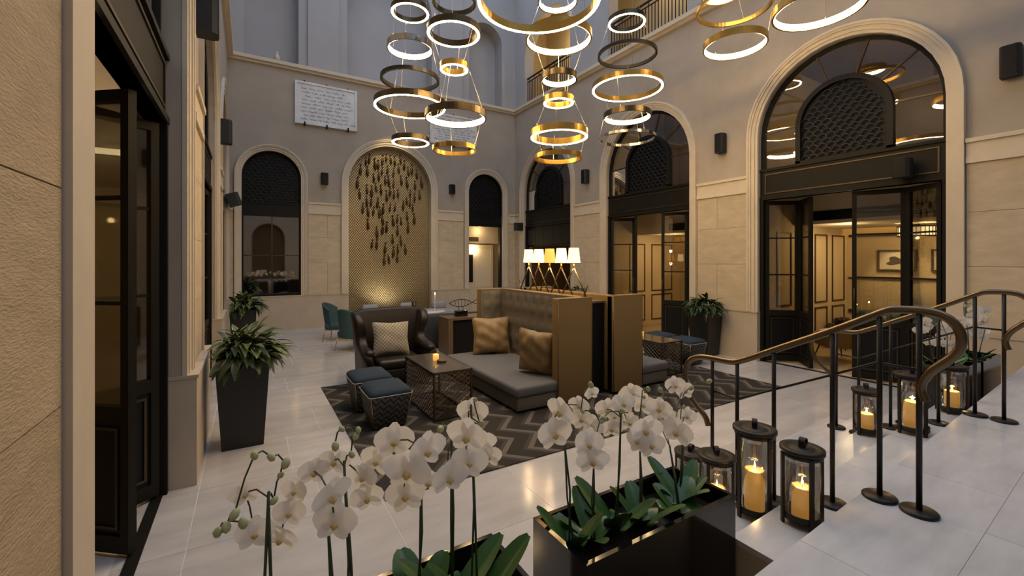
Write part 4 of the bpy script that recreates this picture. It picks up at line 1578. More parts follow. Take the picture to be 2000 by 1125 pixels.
def tealight(x, y, z, label, r=0.042, h=0.085, tray=True):
    t = thing('tealight_holder', label, 'candle holder', (x, y, z))
    MB().lathe([(0.0, 0.0), (r, 0.0), (r * 1.02, h), (r * 0.9, h), (r * 0.88, 0.01), (0, 0.01)], 18).build('glass_cup', 'amber_glass', t)
    MB().lathe([(0, 0.01), (r * 0.8, 0.01), (r * 0.8, h * 0.55), (0, h * 0.55)], 14).build('wax', 'wax', t)
    MB().lathe([(0.0, 0.0), (0.006, 0.006), (0.004, 0.018), (0, 0.03)], 8).build('flame', 'flame', t, (0, 0, h * 0.56))
    lamp('tealight_lamp', (0, 0, h * 0.9), 0.7, (1, 0.6, 0.25), 0.02, t)
tealight(2.33, 5.98, 0.64, 'small amber tealight glass on the front coffee table')
o = MB().lathe([(0.0, 0.0), (0.065, 0.0), (0.07, 0.015), (0.07, 0.03), (0.05, 0.036), (0.0, 0.036)], 20).build('coaster_tray', 'walnut', None, (2.36, 5.83, 0.64))
tag(o, 'small round brown dish on the front coffee table', 'dish')
tealight(6.5, 5.9, 0.62, 'small tealight on the rear coffee table')

# console desk and dark sofa behind the armchair ------------------------------------------------
t = thing('console_table', 'walnut framed black console with a wire fish on it', 'console', (4.5, 9.12, 0))
MB().box(-0.77, 0.8, -0.29, 0.29, 0.76, 0.81).build('top', 'walnut', t)
for s in (-0.77, 0.69):
    MB().box(s, s + 0.11, -0.29, 0.29, 0.0, 0.76).build('side_panel', 'walnut', t)
MB().box(-0.66, 0.69, -0.24, 0.28, 0.0, 0.76).build('body', 'black_paint', t)
t = thing('fish_sculpture', 'black wire fish sculpture on a small block', 'sculpture', (4.15, 9.1, 0.81))
MB().rbox(-0.14, 0.14, -0.07, 0.07, 0.0, 0.13, 0.01, 2).build('block', 'black_gloss', t)
b = MB()
up = [(-0.28 + 0.56 * k / 14, 0, 0.30 + 0.085 * math.sin(PI * k / 14) ** 0.8) for k in range(15)]
dn = [(-0.28 + 0.56 * k / 14, 0, 0.30 - 0.085 * math.sin(PI * k / 14) ** 0.8) for k in range(15)]
up += [(0.40, 0, 0.36)]
dn += [(0.40, 0, 0.26)]
b.tube(up, 0.008, 6)
b.tube(dn, 0.008, 6)
for k in (3, 5, 7, 9, 11):
    b.tube([up[k], (up[k][0] + 0.03, 0, 0.30), dn[k]], 0.006, 6)
for a in (-0.05, 0.05):
    b.tube([(a, 0, 0.13), (a, 0, 0.23)], 0.006, 6)
b.build('wire_fish', 'black_paint', t)

t = thing('dark_sofa', 'dark navy sofa seen from behind beyond the armchair', 'sofa', (3.9, 10.1, 0))
MB().rbox(-1.3, 1.6, -0.42, -0.22, 0.05, 0.80, 0.06).build('backrest', 'dark_sofa', t)
MB().rbox(-1.3, 1.6, -0.3, 0.45, 0.08, 0.42, 0.05).build('seat', 'dark_sofa', t)
for s in (-1.3, 1.45):
    MB().rbox(s, s + 0.15, -0.4, 0.45, 0.05, 0.6, 0.05).build('armrest', 'dark_sofa', t)
for sx in (-1.2, 1.5):
    for sy in (-0.35, 0.38):
        MB().tube([(sx, sy, 0.1), (sx, sy, 0)], 0.02).build('leg', 'brown_trim', t)

t = thing('bench', 'pale grey upholstered bench along the fish mosaic', 'bench', (4.3, 13.85, 0))
MB().rbox(-1.6, 1.75, -0.35, 0.35, 0.1, 0.44, 0.08, 4).build('seat', 'bench_grey', t)
for s in (-1.0, 0.2, 1.3):
    MB().rbox(s - 0.25, s + 0.25, 0.15, 0.35, 0.42, 0.68, 0.08, 4).build('bolster', 'bench_grey', t)
MB().box(-1.5, 1.65, -0.28, 0.3, 0.0, 0.1).build('plinth', 'black_paint', t)

t = thing('lounge_table', 'low round table behind the dark sofa', 'table', (4.05, 11.1, 0))
MB().lathe([(0, 0.70), (0.5, 0.70), (0.52, 0.72), (0.5, 0.74), (0, 0.74)], 32).build('table_top', 'stair_marble', t)
MB().lathe([(0.03, 0.0), (0.03, 0.7)], 14).build('pedestal', 'bronze', t)
MB().lathe([(0, 0.0), (0.26, 0.0), (0.25, 0.02), (0.03, 0.04)], 28).build('base', 'bronze', t)
t = thing('taper_candle', 'tall thin white lit candle in front of the mosaic', 'candle', (4.24, 10.95, 0.74))
MB().lathe([(0, 0), (0.05, 0.0), (0.05, 0.008), (0.014, 0.02), (0.014, 0.08), (0, 0.08)], 14).build('holder', 'ring_chrome', t)
MB().lathe([(0.0, 0.06), (0.013, 0.06), (0.011, 0.42), (0, 0.43)], 10).build('wax_stick', 'orchid_white', t)
MB().lathe([(0.0, 0.0), (0.012, 0.015), (0.008, 0.04), (0, 0.07)], 8).build('flame', 'flame', t, (0, 0, 0.43))
lamp('taper_lamp', (0, 0, 0.48), 1.0, (1, 0.6, 0.25), 0.02, t)
o = MB().lathe([(0, 0), (0.055, 0.0), (0.065, 0.25), (0.055, 0.25), (0.045, 0.02), (0, 0.02)], 18).build('tumbler_vase', 'copper_metal', None, (3.72, 11.1, 0.74))
tag(o, 'bronze tumbler vase showing above the wing armchair', 'vase')

# teal chairs -------------------------------------------------------------------------------------
def teal_chair(x, y, rz, label):
    t = thing('teal_chair', label, 'chair', (x, y, 0), rz, 'teal velvet chairs by the back wall')
    b = MB()
    def sh(u, v, off=0.0):
        a = (u - 0.5) * 2.5
        top = 0.60 + 0.36 * max(0, math.cos(a * 0.95)) ** 0.6
        r = 0.34 + 0.05 * v + off
        flat = 0.92
        return (r * math.sin(a) * flat, r * math.cos(a) * 0.9 + 0.05 * v * math.cos(a), 0.30 + (top - 0.30) * v)
    b.grid(lambda u, v: sh(u, v), 20, 8)
    b.grid(lambda u, v: sh(u, v, -0.055), 20, 8)
    b.grid(lambda u, v: tuple(Vector(sh(u, 1)).lerp(Vector(sh(u, 1, -0.055)), v) + Vector((0, 0, 0.02 * math.sin(PI * v)))), 20, 3)
    for e in (0, 1):
        b.grid(lambda u, v, e=e: tuple(Vector(sh(e, u)).lerp(Vector(sh(e, u, -0.055)), v)), 8, 2)
    b.build('shell_back', 'teal_velvet', t)
    MB().rbox(-0.29, 0.29, -0.30, 0.26, 0.30, 0.45, 0.05, 4).build('seat', 'teal_velvet', t)
    b = MB()
    for (a, c) in (((-0.27, -0.27), (0.27, -0.27)), ((0.27, -0.27), (0.27, 0.25)), ((0.27, 0.25), (-0.27, 0.25)), ((-0.27, 0.25), (-0.27, -0.27))):
        b.bar((*a, 0.29), (*c, 0.29), 0.02)
    b.build('seat_frame', 'gold_leg', t)
    for sx in (-1, 1):
        for sy in (-0.27, 0.25):
            MB().tube([(sx * 0.27, sy, 0.29), (sx * 0.31, sy * 1.15, 0)], [0.014, 0.009], 8).build('leg', 'gold_leg', t)
teal_chair(2.12, 10.62, 2.2, 'teal velvet chair with gold legs beside the wing armchair')
teal_chair(2.02, 12.15, 1.1, 'teal velvet chair nearest the back wall')
t = thing('bistro_table', 'small pedestal table between the teal chairs', 'table', (2.55, 11.35, 0))
MB().lathe([(0, 0.66), (0.32, 0.66), (0.33, 0.68), (0, 0.68)], 28).build('table_top', 'stair_marble', t)
MB().lathe([(0.025, 0.0), (0.025, 0.66)], 12).build('pedestal', 'black_paint', t)
MB().lathe([(0, 0.0), (0.27, 0.0), (0.26, 0.02), (0.03, 0.05)], 28).build('base', 'black_paint', t)
# ================================================================== PLANTERS WITH FOLIAGE
def leaf_blade(L, W, droop, fold=0.25, m='hosta_leaf', n=6):
    b = MB()
    vs = []
    for i in range(n + 1):
        t = i / n
        w_ = W * math.sin(PI * min(1, t * 0.92 + 0.06)) ** 0.85 * (1 - 0.25 * t)
        y = L * t
        z = 0.45 * L * t - droop * L * t * t
        for s in (-1, 0, 1):
            vs.append((s * w_ / 2, y, z + (fold * w_ * 0.5 if s else 0)))
    fs = []
    for i in range(n):
        for k in range(2):
            a = i * 3 + k
            fs.append((a, a + 1, a + 4, a + 3))
    b.add(vs, fs, True)
    return b.mesh('leaf', m, False)

def planter(x, y, label, plant, seed, w0=0.20, w1=0.26, h=0.97, nl=130, lscale=1.0):
    t = thing('planter', label, 'planter', (x, y, 0), 0, 'tall tapered black planters')
    b = MB()
    sq = lambda w_, z: [(-w_, -w_, z), (w_, -w_, z), (w_, w_, z), (-w_, w_, z)]
    R = [sq(w0, 0), sq(w1, h), sq(w1 - 0.025, h), sq(w1 - 0.03, h - 0.08)]
    b.add([p for r in R for p in r], [(i * 4 + k, i * 4 + (k + 1) % 4, (i + 1) * 4 + (k + 1) % 4, (i + 1) * 4 + k) for i in range(3) for k in range(4)] + [(0, 1, 2, 3)])
    b.build('pot', 'pot_black', t)
    MB().box(-w1 + 0.03, w1 - 0.03, -w1 + 0.03, w1 - 0.03, h - 0.08, h - 0.05).build('soil', 'soil', t)
    rn = random.Random(seed)
    L0, W0_ = (0.28, 0.098) if plant == 'hosta_leaf' else (0.23, 0.062)
    meshes = [leaf_blade(L0, W0_, d, 0.3, plant) for d in (0.35, 0.6, 0.85)]
    k = 0
    while k < nl:
        az = rn.uniform(0, 2 * PI)
        el = math.asin(rn.uniform(-0.25, 1.0))
        rr = rn.uniform(0.55, 1.0)
        px, py = 0.31 * rr * math.cos(el) * math.cos(az), 0.31 * rr * math.cos(el) * math.sin(az)
        pz = h + 0.05 + 0.20 * rr * math.sin(el)
        az += rn.uniform(-0.5, 0.5)
        pitch = el * 0.8 - 0.35 + rn.uniform(-0.25, 0.3)
        sc_ = rn.uniform(0.75, 1.15) * lscale
        tx = x + px + L0 * sc_ * math.cos(az) * 0.9
        k += 1
        if tx < XL + 0.14 or tx > XR - 0.2:
            az = PI - az
        inst('leaf', meshes[rn.randrange(3)], t, (px, py, pz), (pitch, rn.uniform(-0.3, 0.3), az - PI / 2), (sc_, sc_, sc_))
    b = MB()
    for k in range(14):
        az = rn.uniform(0, 2 * PI)
        r = rn.uniform(0.02, 0.2)
        b.tube([(r * 0.6 * math.cos(az), r * 0.6 * math.sin(az), h - 0.06), (r * math.cos(az), r * math.sin(az), h + 0.12)], 0.006, 5)
    b.build('stems', 'orchid_stem', t, kind='stuff')
planter(-0.05, 5.90, 'tall black planter with variegated leaves nearest the left wall doors', 'hosta_leaf', 2, nl=210)
planter(-0.10, 11.6, 'black planter with leafy plant in the far left corner', 'hosta_leaf', 5, nl=170, lscale=1.0)
planter(8.68, 6.05, 'black planter with green plant against the right wall', 'fern_leaf', 8, nl=230, lscale=1.0)
planter(8.62, 10.35, 'green plant showing behind the lamp on the right wall', 'fern_leaf', 12, nl=110, lscale=0.9)

# ================================================================== ORCHID BOXES
def trough(x0, x1, y0, y1, z1, label):
    t = thing('planter_box', label, 'planter', ((x0 + x1) / 2, (y0 + y1) / 2, 0))
    W, D_ = (x1 - x0) / 2, (y1 - y0) / 2
    th = 0.022
    MB().box(-W, W, -D_, -D_ + th, 0.0, z1).build('wall_panel', 'black_gloss', t)
    MB().box(-W, W, D_ - th, D_, 0.0, z1).build('wall_panel', 'black_gloss', t)
    MB().box(-W, -W + th, -D_ + th, D_ - th, 0.0, z1).build('wall_panel', 'black_gloss', t)
    MB().box(W - th, W, -D_ + th, D_ - th, 0.0, z1).build('wall_panel', 'black_gloss', t)
    MB().box(-W + th, W - th, -D_ + th, D_ - th, z1 - 0.5, z1 - 0.10).build('soil', 'soil', t)
trough(1.18, 2.21, 1.36, 1.75, 0.85, 'glossy black planter box of orchids beside the steps')
trough(-0.12, 0.95, 1.36, 1.75, 0.85, 'glossy black planter box of orchids at the bottom left of the view')
trough(6.26, 6.98, 1.44, 1.80, 0.95, 'black planter box of orchids across the steps, nearer one')
trough(7.08, 7.80, 1.44, 1.80, 0.95, 'black planter box of orchids across the steps, against the right wall side')

def petal(b, ang, L, W, cup=0.25, tip=0.0, base=0.0, nu=6, nv=5):
    """flat petal in the local xz plane facing -y"""
    ca, sa = math.cos(ang), math.sin(ang)
    def fn(u, v):
        t = v
        w_ = W * (math.sin(PI * min(0.985, 0.10 + 0.84 * t)) ** 0.75) * (1 if t < 0.5 else 1 - 0.1 * (t - 0.5))
        x = (u - 0.5) * w_
        r = base + L * t
        y = -cup * L * (t * t) * 0.5 + cup * 0.8 * (x * x) / max(W, 1e-4) + 0.004
        return (r * ca - x * sa, y, r * sa + x * ca)
    b.grid(fn, nu, nv)
def flower_meshes():
    b = MB()
    petal(b, PI / 2, 0.056, 0.046, 0.2)
    petal(b, PI * 1.5 - 0.72, 0.058, 0.046, 0.2)
    petal(b, PI * 1.5 + 0.72, 0.058, 0.046, 0.2)
    sep = b.mesh('flower', 'orchid_white', False)
    pl = MB()
    petal(pl, 0.18, 0.064, 0.076, 0.15)
    pl.xform(lambda p: p + Vector((0, -0.006, 0)))
    pr = MB()
    petal(pr, PI - 0.18, 0.064, 0.076, 0.15)
    pr.xform(lambda p: p + Vector((0, -0.006, 0)))
    lip = MB()
    lip.lathe([(0.0, -0.012), (0.005, -0.008), (0.007, 0.0), (0.005, 0.006), (0.0, 0.009)], 8, (0, -0.014, -0.008))
    lip.lathe([(0.0, -0.008), (0.006, -0.003), (0.004, 0.004), (0.0, 0.006)], 6, (0.006, -0.011, -0.008))
    lip.lathe([(0.0, -0.008), (0.006, -0.003), (0.004, 0.004), (0.0, 0.006)], 6, (-0.006, -0.011, -0.008))
    return sep, pl.mesh('petal', 'orchid_white', False), pr.mesh('petal', 'orchid_white', False), lip.mesh('lip', 'orchid_lip')
F_SEP, F_PL, F_PR, F_LIP = flower_meshes()
BUD = MB().lathe([(0, -0.016), (0.009, -0.010), (0.012, 0.0), (0.009, 0.011), (0, 0.017)], 8).mesh('bud', 'orchid_bud')
def strap_leaf(L, W, curl):
    b = MB()
    def fn(u, v):
        w_ = W * math.sin(PI * (0.14 + 0.84 * v)) ** 0.5
        x = (u - 0.5) * w_
        return (x, L * v * math.cos(curl * v), L * v * math.sin(1.2 - curl * v) + 0.35 * abs(x) * 0.9)
    b.grid(fn, 6, 9)
    return b.mesh('leaf', 'orchid_leaf', False)
STRAPS = [strap_leaf(0.20, 0.098, 0.45), strap_leaf(0.18, 0.105, 0.95), strap_leaf(0.23, 0.10, 0.25)]
CAM = Vector((0, 0, 2.1))

def orchid(label, base, stems, rn, leaves=6, lsc=1.0, group='white orchids in the planter boxes'):
    """stems: list of (apex point of the stake, [(flower point, size)], [bud points])"""
    t = thing('orchid', label, 'orchid', base, 0, group)
    B = Vector(base)
    for (apex, fl, buds) in stems:
        A = Vector(apex) - B
        b = MB()
        b.tube([(rn.uniform(-.02, .02), rn.uniform(-.02, .02), -0.02), A * 0.5 + Vector((rn.uniform(-.01, .01), 0, 0)), A], 0.0045, 6)
        b.tube([(rn.uniform(-.03, .03), rn.uniform(-.02, .02), -0.02), A * 0.55 + Vector((0.012, 0, 0)), A * 0.92], 0.005, 6)
        st = b.build('stem', 'orchid_stem', t)
        # arching spray: one branch strung from bloom to bloom, buds at its tip
        for grp in ([Vector(p) - B for p, s in fl], [Vector(p) - B for p in buds]):
            cur = A * 0.97
            rest = list(grp)
            while rest:
                q = min(rest, key=lambda p: (p - cur).length)
                rest.remove(q)
                q = q + Vector((0, 0.014, -0.004))
                b = MB()
                b.tube([cur, (cur + q) * 0.5 + Vector((0, 0.012, 0.012)), q], 0.0028, 5)
                b.build('flower_stalk', 'orchid_stem', st)
                cur = q
        for (p, s) in fl:
            P = Vector(p) - B
            look = (CAM - Vector(p))
            rz = math.atan2(look.y, look.x) + PI / 2 + rn.uniform(-0.65, 0.65)
            rx = rn.uniform(-0.25, 0.30)
            o = inst('flower', F_SEP, t, P, (rx, rn.uniform(-0.25, 0.25), rz), (s, s, s))
            for me, nm in ((F_PL, 'petal'), (F_PR, 'petal'), (F_LIP, 'lip')):
                q = inst(nm, me, o, (0, 0, 0), (0, 0, rn.uniform(-0.15, 0.15) if nm == 'petal' else 0))
        for p in buds:
            s = rn.uniform(0.7, 1.25)
            inst('bud', BUD, t, Vector(p) - B, (rn.uniform(-0.8, 0.8), rn.uniform(-0.8, 0.8), 0), (s, s, s))
    for k in range(leaves):
        az = 2 * PI * k / leaves + rn.uniform(-0.4, 0.4)
        s = rn.uniform(0.75, 1.1) * lsc
        inst('leaf', STRAPS[rn.randrange(3)], t, (0.012 * math.cos(az), 0.012 * math.sin(az), -0.02), (rn.uniform(-0.1, 0.25), 0, az), (s, s, s))
    return t

F_ = 850.0
TH = math.radians(31.21)
def at_depth(px, py, tt):
    """photo measurement (frame 2000 x 1125) to a point tt metres along the view axis; used to read off heights"""
    u, v = (px - 1000) / F_, (507 - py) / F_
    return (tt * (math.sin(TH) + math.cos(TH) * u), tt * (math.cos(TH) - math.sin(TH) * u), 2.1 + tt * v)
def depth_for_y(px, y):
    return y / (math.cos(TH) - math.sin(TH) * (px - 1000) / F_)

rn = random.Random(21)
def group_orchids(stakes, flowers, buds, ybase, zsoil, labels, yj=0.10, dia=0.125, leaves=6, lsc=1.0, xlim=None):
    S = [[st, [], []] for st in stakes]
    for (px, py, w_) in flowers:
        tt = min(max(dia * F_ / w_, depth_for_y(px, ybase - yj)), depth_for_y(px, ybase + yj))
        s = w_ * tt / F_ / 0.112
        j = min(range(len(stakes)), key=lambda i: abs(stakes[i][0] - px) + 0.3 * abs(stakes[i][1] - py))
        S[j][1].append((at_depth(px, py, tt), s))
    for (px, py) in buds:
        j = min(range(len(stakes)), key=lambda i: abs(stakes[i][0] - px) + 0.3 * abs(stakes[i][1] - py))
        S[j][2].append(at_depth(px, py, depth_for_y(px, ybase)))
    for k, (st, fl, bd) in enumerate(S):
        tt = depth_for_y(st[0], ybase)
        apex = at_depth(st[0], st[1], tt)
        bx = apex[0] + rn.uniform(-0.02, 0.02)
        if xlim:
            bx = min(max(bx, xlim[0]), xlim[1])
        orchid(labels[k], (bx, ybase + rn.uniform(-0.05, 0.05), zsoil), [(apex, fl, bd)], rn, leaves, lsc)
left_fl = [(478, 963, 50), (497, 1040, 62), (548, 1050, 62), (577, 957, 50), (613, 920, 55), (647, 967, 80), (655, 1018, 75), (653, 900, 55), (717, 970, 60), (710, 930, 55), (737, 898, 60), (770, 860, 68), (797, 918, 85), (792, 965, 70), (833, 877, 75), (877, 930, 72), (913, 850, 75), (923, 803, 55), (917, 900, 65), (942, 862, 50), (955, 890, 45), (837, 940, 55), (565, 1000, 55)]
left_bud = [(497, 890), (530, 893), (558, 905), (548, 928), (425, 1040), (442, 1030), (458, 1005), (475, 1022), (535, 978), (668, 838), (695, 852), (655, 872), (687, 888), (700, 840), (928, 781), (885, 830), (860, 838), (918, 822), (940, 828)]
group_orchids([(525, 960), (640, 1000), (672, 900), (823, 900), (882, 840), (920, 790)], left_fl, left_bud, 1.55, 0.75,
              ['white orchid at the left end of the bottom left box', 'white orchid with large blooms second from the left in the bottom left box', 'white orchid with a curling bud stem in the bottom left box', 'white orchid in the middle right of the bottom left box', 'white orchid second from the right in the bottom left box', 'tallest white orchid at the right end of the bottom left box'], leaves=5, lsc=1.15, xlim=(-0.02, 0.86))
right_fl = [(1096, 803, 60), (1082, 846, 64), (1155, 767, 28), (1132, 791, 40), (1149, 865, 60), (1157, 898, 60), (1157, 830, 45), (1136, 818, 42), (1185, 799, 45), (1216, 787, 47), (1235, 767, 40), (1194, 836, 40), (1230, 824, 40), (1261, 838, 62), (1271, 868, 50), (1288, 797, 46), (1288, 815, 36), (1323, 842, 58), (1341, 812, 36), (1318, 752, 36), (1337, 762, 36), (1257, 789, 42), (1247, 860, 50), (1202, 812, 36), (1305, 815, 36)]
right_bud = [(1138, 804), (1170, 812), (1175, 824), (1215, 803), (1266, 760), (1290, 762), (1258, 776), (1335, 795), (1350, 758), (1180, 818), (1154, 752), (1385, 745)]
group_orchids([(1103, 862), (1160, 905), (1213, 808), (1250, 872), (1308, 870), (1335, 850)], right_fl, right_bud, 1.56, 0.75,
              ['white orchid at the left end of the box by the steps', 'white orchid with a low hanging bloom in the box by the steps', 'white orchid on the tall stake in the middle of the box by the steps', 'white orchid right of the middle stake in the box by the steps', 'white orchid second from the right in the box by the steps', 'white orchid at the right end of the box by the steps, touching the lantern side'], leaves=6, lsc=1.0, xlim=(1.28, 2.12))
far_fl = [(1800 + rn.uniform(-8, 70), 650 + rn.uniform(-25, 30), 16) for _ in range(22)]
group_orchids([(1815, 665), (1850, 655)], far_fl, [(1830, 620), (1838, 612)], 1.62, 0.85,
              ['white orchid at the left of the box across the steps', 'white orchid at the right of the nearer box across the steps'], leaves=6, lsc=1.1, xlim=(6.35, 6.9))
far_fl = [(1898 + rn.uniform(-26, 30), 628 + rn.uniform(-28, 35), 16) for _ in range(28)]
group_orchids([(1890, 640), (1925, 640)], far_fl, [(1885, 598), (1893, 592)], 1.62, 0.85,
              ['white orchid at the left of the farthest planter box', 'white orchid at the right of the farthest planter box'], yj=0.04, leaves=7, lsc=1.2, xlim=(7.16, 7.7))

# ================================================================== LANTERNS AND CANDLES
def lantern(x, y, z, h, r, ch, label, clabel, rz=0.4, power=1.6):
    t = thing('candle_lantern', label, 'lantern', (x, y, z), rz, 'candle lanterns on the steps')
    b = MB()
    b.lathe([(0.0, h - 0.02), (r * 1.12, h - 0.02), (r * 1.12, h), (r * 0.78, h), (r * 0.74, h - 0.004), (r * 0.62, h - 0.004), (r * 0.58, h), (0.0, h)], 28)
    b.lathe([(r * 1.02, h - 0.045), (r * 1.02, h - 0.02), (r * 0.96, h - 0.02), (r * 0.96, h - 0.045)], 28, closed=True)
    b.build('lid', 'lantern_metal', t)
    b = MB()
    lp = [(0.0 + r * 0.16 * math.cos(a) * 1.6 + r * 0.12, 0, h + 0.028 + 0.022 * math.sin(a)) for a in [2 * PI * k / 14 for k in range(14)]]
    lp.append(lp[0])
    for i in range(len(lp) - 1):
        a, c = lp[i], lp[i + 1]
        b.hexa([(a[0], -0.016, a[2]), (c[0], -0.016, c[2]), (c[0], 0.016, c[2]), (a[0], 0.016, a[2])],
               [(a[0], -0.016, a[2] + 0.004), (c[0], -0.016, c[2] + 0.004), (c[0], 0.016, c[2] + 0.004), (a[0], 0.016, a[2] + 0.004)])
    b.box(-0.014, 0.014, -0.014, 0.014, h - 0.005, h + 0.02)
    b.build('strap_handle', 'lantern_metal', t)
    for k in range(4):
        a = PI / 4 + k * PI / 2
        MB().box(-0.004, 0.010, -0.011, 0.011, 0.0, h - 0.03).build('post', 'lantern_metal', t, (r * math.cos(a), r * math.sin(a), 0), (0, 0, a))
    MB().lathe([(0.0, 0.03), (r * 0.98, 0.03), (r * 0.98, 0.07), (r * 0.94, 0.07), (r * 0.94, 0.04), (0.0, 0.04)], 28).build('base_tray', 'lantern_metal', t)
    MB().lathe([(r * 0.86, 0.04), (r * 0.86, h - 0.075), (r * 0.84, h - 0.075), (r * 0.84, 0.04)], 28, closed=True).build('glass_cylinder', 'clear_glass', t)
    c = thing('pillar_candle', clabel, 'candle', (x, y, z + 0.042), 0, 'pillar candles in the lanterns')
    cr = r * 0.52
    MB().lathe([(0, 0), (cr, 0), (cr, ch - 0.004), (cr - 0.006, ch), (cr * 0.7, ch - 0.008), (0, ch - 0.012)], 22).build('wax_body', 'wax', c)
    MB().tube([(0, 0, ch - 0.013), (0.002, 0, ch + 0.012)], 0.0015, 5).build('wick', 'black_paint', c)
    MB().lathe([(0.0, 0.0), (0.006, 0.008), (0.0065, 0.016), (0.003, 0.034), (0, 0.05)], 8).build('flame', 'flame', c, (0.002, 0, ch + 0.004))
    lamp('candle_lamp', (0, 0, ch + 0.035), power, (1, 0.60, 0.24), 0.02, c)
lantern(2.81, 1.60, 0.45, 0.56, 0.115, 0.25, 'tallest cylindrical candle lantern on the near side of the steps', 'tall lit candle in the tallest near lantern', 0.5)
lantern(2.70, 1.265, 0.60, 0.43, 0.100, 0.17, 'candle lantern on the highest near step', 'lit candle in the lantern on the highest near step', 0.1)
lantern(2.89, 1.92, 0.30, 0.395, 0.115, 0.12, 'short candle lantern with looped strap beside the orchid box', 'lit candle in the short lantern beside the orchid box', 0.9)
lantern(3.08, 2.28, 0.15, 0.39, 0.11, 0.12, 'candle lantern hidden low behind the orchid box leaves', 'lit candle in the low lantern behind the orchid leaves', 0.2)
lantern(5.02, 1.79, 0.45, 0.42, 0.105, 0.15, 'small candle lantern lowest on the far side of the steps', 'lit candle in the lowest far lantern', 0.6)
lantern(4.93, 1.43, 0.60, 0.51, 0.115, 0.23, 'tall candle lantern in the middle of the far side of the steps', 'lit candle in the tall far lantern', 0.3)
lantern(5.92, 1.42, 0.60, 0.46, 0.110, 0.17, 'candle lantern farthest right in front of the orchid boxes', 'lit candle in the farthest right lantern', 0.8)

# ================================================================== HANDRAILS
def handrail(x, dy, label):
    t = thing('handrail', label, 'handrail', (x, 1.5 + dy, 0))
    P = [(2.105, .807), (2.125, .87), (2.19, .92), (2.27, .99), (2.312, 1.09), (2.315, 1.19), (2.285, 1.27), (2.22, 1.32), (2.12, 1.338), (1.93, 1.338), (1.86, 1.352), (1.56, 1.51), (1.263, 1.662), (1.03, 1.795), (0.98, 1.822), (0.90, 1.829), (0.80, 1.826), (0.745, 1.80), (0.705, 1.75), (0.695, 1.69), (0.71, 1.63), (0.76, 1.57), (0.82, 1.51), (0.85, 1.45), (0.855, 1.40), (0.835, 1.35)]
    # smooth by Chaikin
    pts = [Vector((0, a - 1.5, c)) for a, c in P]
    for _ in range(2):
        q = [pts[0]]
        for i in range(len(pts) - 1):
            q += [pts[i] * 0.75 + pts[i + 1] * 0.25, pts[i] * 0.25 + pts[i + 1] * 0.75]
        q.append(pts[-1])
        pts = q
    b = MB()
    b.tube(pts, 0.017, 8, True, True, 1.35)
    b.build('top_rail', 'rail_bronze', t)
    low = [(2.07, 1.09), (1.87, 1.08), (1.62, 1.21), (1.263, 1.395), (1.04, 1.515), (0.86, 1.51)]
    MB().tube([(0, a - 1.5, c) for a, c in low], 0.008, 8).build('lower_rail', 'rail_post', t)
    for (yy, zt) in ((2.07, 1.335), (1.87, 1.345), (1.61, 1.485), (1.263, 1.66), (1.03, 1.79), (0.86, 1.825)):
        zb = 0.75
        for k in range(5):
            if yy + dy > nose(k, x):
                zb = 0.75 - 0.15 * (k + 1)
        MB().tube([(0, yy - 1.5, zb), (0, yy - 1.5, zt)], 0.0135, 10).build('post', 'rail_post', t)
        MB().lathe([(0, 0), (0.082, 0), (0.082, 0.012), (0.076, 0.018), (0.0, 0.018)], 24).build('post_base', 'rail_post', t, (0, yy - 1.5, zb))
handrail(3.06, 0.0, 'bronze handrail with scrolled ends on the near side of the steps')
handrail(5.39, 0.118, 'bronze handrail with scrolled ends on the far side of the steps')

# ================================================================== PENDANT RINGS
RINGS = {
 'leftmost': [(2.385, 7.324, 6.388, 0.322, 'b', 'dark'), (2.385, 7.324, 5.762, 0.391, 'i', 'chrome'), (2.385, 7.324, 5.206, 0.497, 'n', 'black'), (2.385, 7.324, 4.774, 0.604, 'b', 'dark'), (2.392, 7.32, 4.156, 0.318, 'b', 'dark')],
 'second': [(2.67, 6.099, 6.013, 0.331, 'n', 'dark'), (2.663, 6.103, 5.563, 0.4, 'b', 'dark'), (2.67, 6.099, 5.02, 0.215, 'b', 'brass'), (2.69, 6.087, 4.282, 0.465, 'i', 'dark'), (2.676, 6.095, 3.777, 0.335, 'n', 'brass')],
 'middle': [(3.95, 5.207, 5.977, 0.297, 'i', 'chrome'), (3.963, 5.199, 5.419, 0.493, 'i', 'brass'), (3.97, 5.195, 4.815, 0.27, 'i', 'dark'), (3.963, 5.199, 4.478, 0.228, 'b', 'brass'), (3.97, 5.195, 3.974, 0.425, 'b', 'brass'), (3.963, 5.199, 3.629, 0.353, 'n', 'brass')],
 'largest front': [(2.967, 4.283, 5.232, 0.735, 'b', 'brass')],
 'fourth': [(5.205, 5.031, 5.938, 0.295, 'b', 'dark'), (5.212, 5.027, 5.394, 0.465, 'n', 'black'), (5.212, 5.027, 4.884, 0.556, 'b', 'brass'), (5.212, 5.027, 4.414, 0.374, 'i', 'dark'), (5.212, 5.027, 4.052, 0.449, 'n', 'chrome')],
 'right': [(5.584, 3.632, 5.785, 0.254, 'i', 'brass'), (5.723, 3.548, 5.58, 0.48, 'n', 'brass'), (5.735, 3.54, 5.072, 0.405, 'i', 'brass')],
 'far right': [(6.159, 2.699, 5.29, 0.508, 'i', 'brass')],
}
ORD = ['top', 'second', 'third', 'fourth', 'fifth', 'lowest']
FIN = {'dark': 'dark bronze', 'black': 'black', 'chrome': 'polished chrome', 'brass': 'brass'}
LIT = {'b': 'ring glowing on its underside', 'i': 'ring glowing on its inner face', 'n': 'unlit ring'}
rr_ = random.Random(5)
for cn, k_ in (('fourth', 1.2), ('right', 1.15), ('far right', 1.0)):
    RINGS[cn] = [(x * k_, y * k_, 2.1 + (z - 2.1) * k_, r * k_, ty, fin) for (x, y, z, r, ty, fin) in RINGS[cn]]
